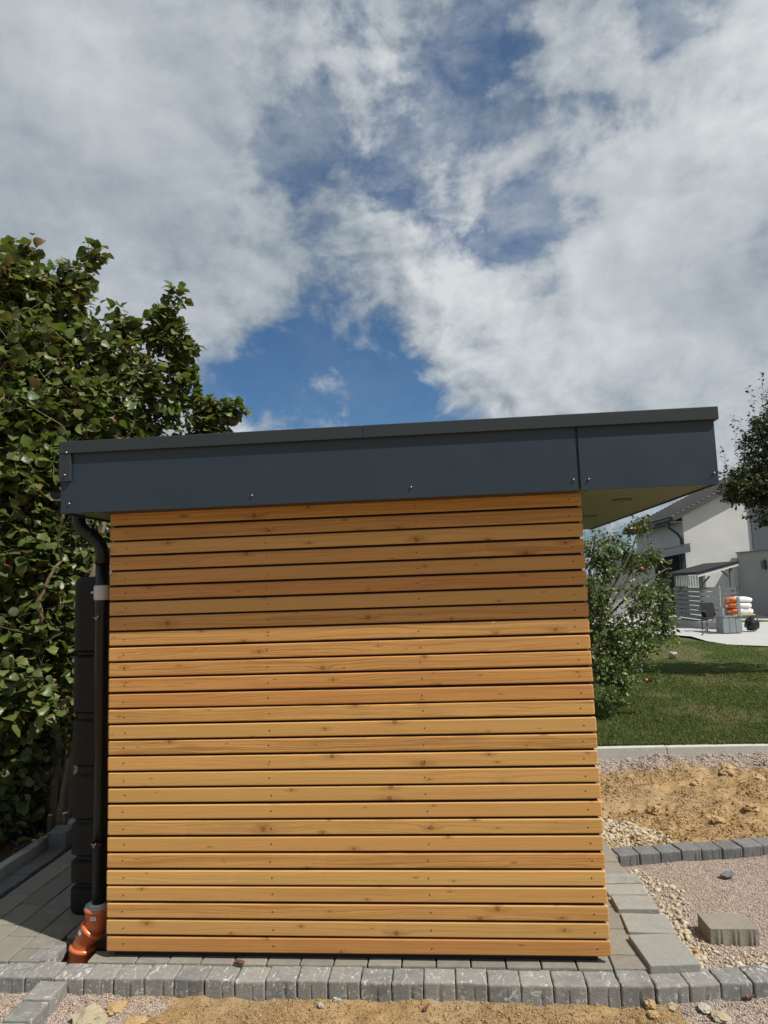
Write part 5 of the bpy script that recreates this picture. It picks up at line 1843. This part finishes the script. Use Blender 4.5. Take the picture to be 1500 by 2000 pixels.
# planter box with posts, bags on top
BY = 17.6
b0, b1 = ony(1414, 1243, BY), ony(1452, 1243, BY)
bx0, bx1 = b0[0], b1[0]
bz = zpx(1430, 1205, BY)
box = thing('wooden_box', 'grey box of upright boards standing on the patio', 'box', ((bx0 + bx1) / 2, BY + .25, .04))
for k in range(3):
    w_ = (bx1 - bx0) / 3
    MB().box((bx0 + k * w_ + .006, BY, .045), (bx0 + (k + 1) * w_ - .006, BY + .03, bz)).build('board', 'planter_wood', box)
for k in range(3):
    MB().box((bx0, BY + .032 + k * .17, .045), (bx0 + .03, BY + .19 + k * .17, bz)).build('board', 'planter_wood', box)
    MB().box((bx1 - .03, BY + .032 + k * .17, .045), (bx1, BY + .19 + k * .17, bz)).build('board', 'planter_wood', box)
MB().box((bx0 - .01, BY - .012, bz + .001), (bx1 + .01, BY + .55, bz + .03)).build('lid', 'planter_wood', box)
ptop = zpx(1450, 1166, BY)
MB().box((bx1 - .10, BY - .03, bz + .031), (bx1 - .02, BY + .02, ptop)).build('post', 'planter_wood', box)
MB().box((bx0 - .005, BY - .03, bz + .031), (bx0 + .06, BY + .02, zpx(1413, 1188, BY))).build('post', 'planter_wood', box)
bgc = [('lowest orange and white plastic sack in the stack on the grey box', 0), ('middle orange and white plastic sack in the stack on the grey box', 1), ('topmost orange and white plastic sack in the stack on the grey box', 2)]
gx0_, gx1_ = ony(1415, 1190, BY + .4)[0], ony(1466, 1190, BY + .4)[0]
hb = (zpx(1440, 1166, BY + .3) - bz - .07) / 3
pal = MB()
for k in range(4):
    pal.box((gx0_, BY + .1 + k * .13, bz + .031), (gx1_, BY + .19 + k * .13, bz + .06))
p_ = pal.build('pallet', 'cut_wood')
tag(p_, 'small wooden pallet beneath the sacks on the grey box', 'pallet')
for lab, k in bgc:
    bm = bmesh.new()
    bmesh.ops.create_uvsphere(bm, u_segments=24, v_segments=14, radius=1)
    for v_ in bm.verts:
        q = v_.co
        e = .45
        q.x, q.y, q.z = [math.copysign(abs(c_) ** e, c_) for c_ in q]
        q.z *= .9 + .1 * math.cos(q.x * 2)
        nv = mnoise.noise_vector(Vector((q.x * 1.7, q.y * 1.7, q.z + k * 5)))
        v_.co = Vector((q.x * (gx1_ - gx0_) / 2 * .97, q.y * .24, q.z * hb * .58)) + nv * .02 + mnoise.noise_vector(Vector((q.x * 5, q.y * 4, q.z * 2 + k * 9))) * .012
    me = bpy.data.meshes.new('sack')
    bm.to_mesh(me)
    bm.free()
    me.polygons.foreach_set('use_smooth', [True] * len(me.polygons))
    me.materials.append(MAT['pellet_bag'])
    tag(inst('sack', me, None, ((gx0_ + gx1_) / 2 + random.uniform(-.02, .02), BY + .36, bz + .06 + hb * (k + .5)), (0, 0, random.uniform(-.05, .05))), lab, 'sack', 'sacks stacked on the grey box')

# chair with a dark cloth
chx = ony(1392, 1220, 18.6)
ch = thing('garden_chair', 'dark garden chair with a black cloth over its back by the shelter', 'chair', (chx[0], 18.6, .04))
cz = zpx(1392, 1206, 18.6)
ct = zpx(1392, 1178, 18.6)
MB().box((chx[0] - .26, 18.4, cz - .05), (chx[0] + .22, 18.85, cz)).build('seat', 'dark_cloth', ch, bevel=.02)
MB().bar((chx[0] - .02, 18.84, cz), (chx[0] - .04, 18.98, ct), .02, .36, (1, 0, 0)).build('backrest', 'dark_cloth', ch)
MB().poly([(chx[0] - .20, 18.80, ct + .01), (chx[0] + .14, 18.80, ct + .01), (chx[0] + .17, 18.70, cz + .02), (chx[0] - .13, 18.70, cz + .02)], (0, .025, 0)).build('cloth', 'dark_cloth', ch)
for sx_ in (-.24, .2):
    for sy_ in (18.42, 18.82):
        MB().box((chx[0] + sx_ - .015, sy_ - .015, .045), (chx[0] + sx_ + .015, sy_ + .015, cz - .05)).build('leg', 'pole_metal', ch)
for sx_ in (-.27, .23):
    MB().tube([(chx[0] + sx_, 18.4, cz + .2), (chx[0] + sx_, 18.9, cz + .22)], .018, 8).build('armrest', 'pole_metal', ch)
# black bin bag
bb = ony(1470, 1225, 18.2)
bm = bmesh.new()
bmesh.ops.create_icosphere(bm, subdivisions=3, radius=1)
for v_ in bm.verts:
    q = v_.co.copy()
    d = 1 + .22 * mnoise.noise(q * 2.1) + .1 * mnoise.noise(q * 5)
    v_.co = Vector((q.x * .20 * d, q.y * .2 * d, max(q.z, -.75) * .24 * d))
me = bpy.data.meshes.new('rubbish_bag')
bm.to_mesh(me)
bm.free()
me.polygons.foreach_set('use_smooth', [True] * len(me.polygons))
me.materials.append(MAT['black_bag'])
tag(inst('rubbish_bag', me, None, (bb[0], 18.2, .24)), 'black plastic rubbish bag right of the grey box', 'bag')
# poles
p0, p1 = ony(1373, 1238, 17.3), ony(1412, 1184, 17.5)
p0[2] = max(p0[2], .04)
tag(MB().tube([p0, p1], .022, 8).build('leaning_pole', 'pole_metal'), 'dark metal pole leaning against the grey box', 'pole')
p0, p1 = ony(1408, 1205, BY + .3), ony(1405, 1145, BY + .3)
hk = thing('hook_post', 'thin grey post with a small double hook behind the box', 'post', (p0[0], BY + .3, .04))
MB().tube([(p0[0], BY + .3, .04), p1], .018, 8).build('post', 'grey_plastic', hk)
MB().tube([p1 + np.array((-.05, 0, .07)), p1 + np.array((-.05, 0, 0)), p1 + np.array((.05, 0, 0)), p1 + np.array((.05, 0, .07))], .012, 6).build('hook', 'pole_metal', hk)
tag(MB().tube([ony(1447, 1170, 18.0), ony(1446, 1150, 18.0), ony(1448, 1135, 18.0), ony(1443, 1142, 18.0), ony(1439, 1155, 18.0)], .022, 8).build('hose_loop', 'pole_metal'), 'curved dark hose end rising behind the sacks', 'hose')

for me in bpy.data.meshes:
    if me.users == 0:
        bpy.data.meshes.remove(me)
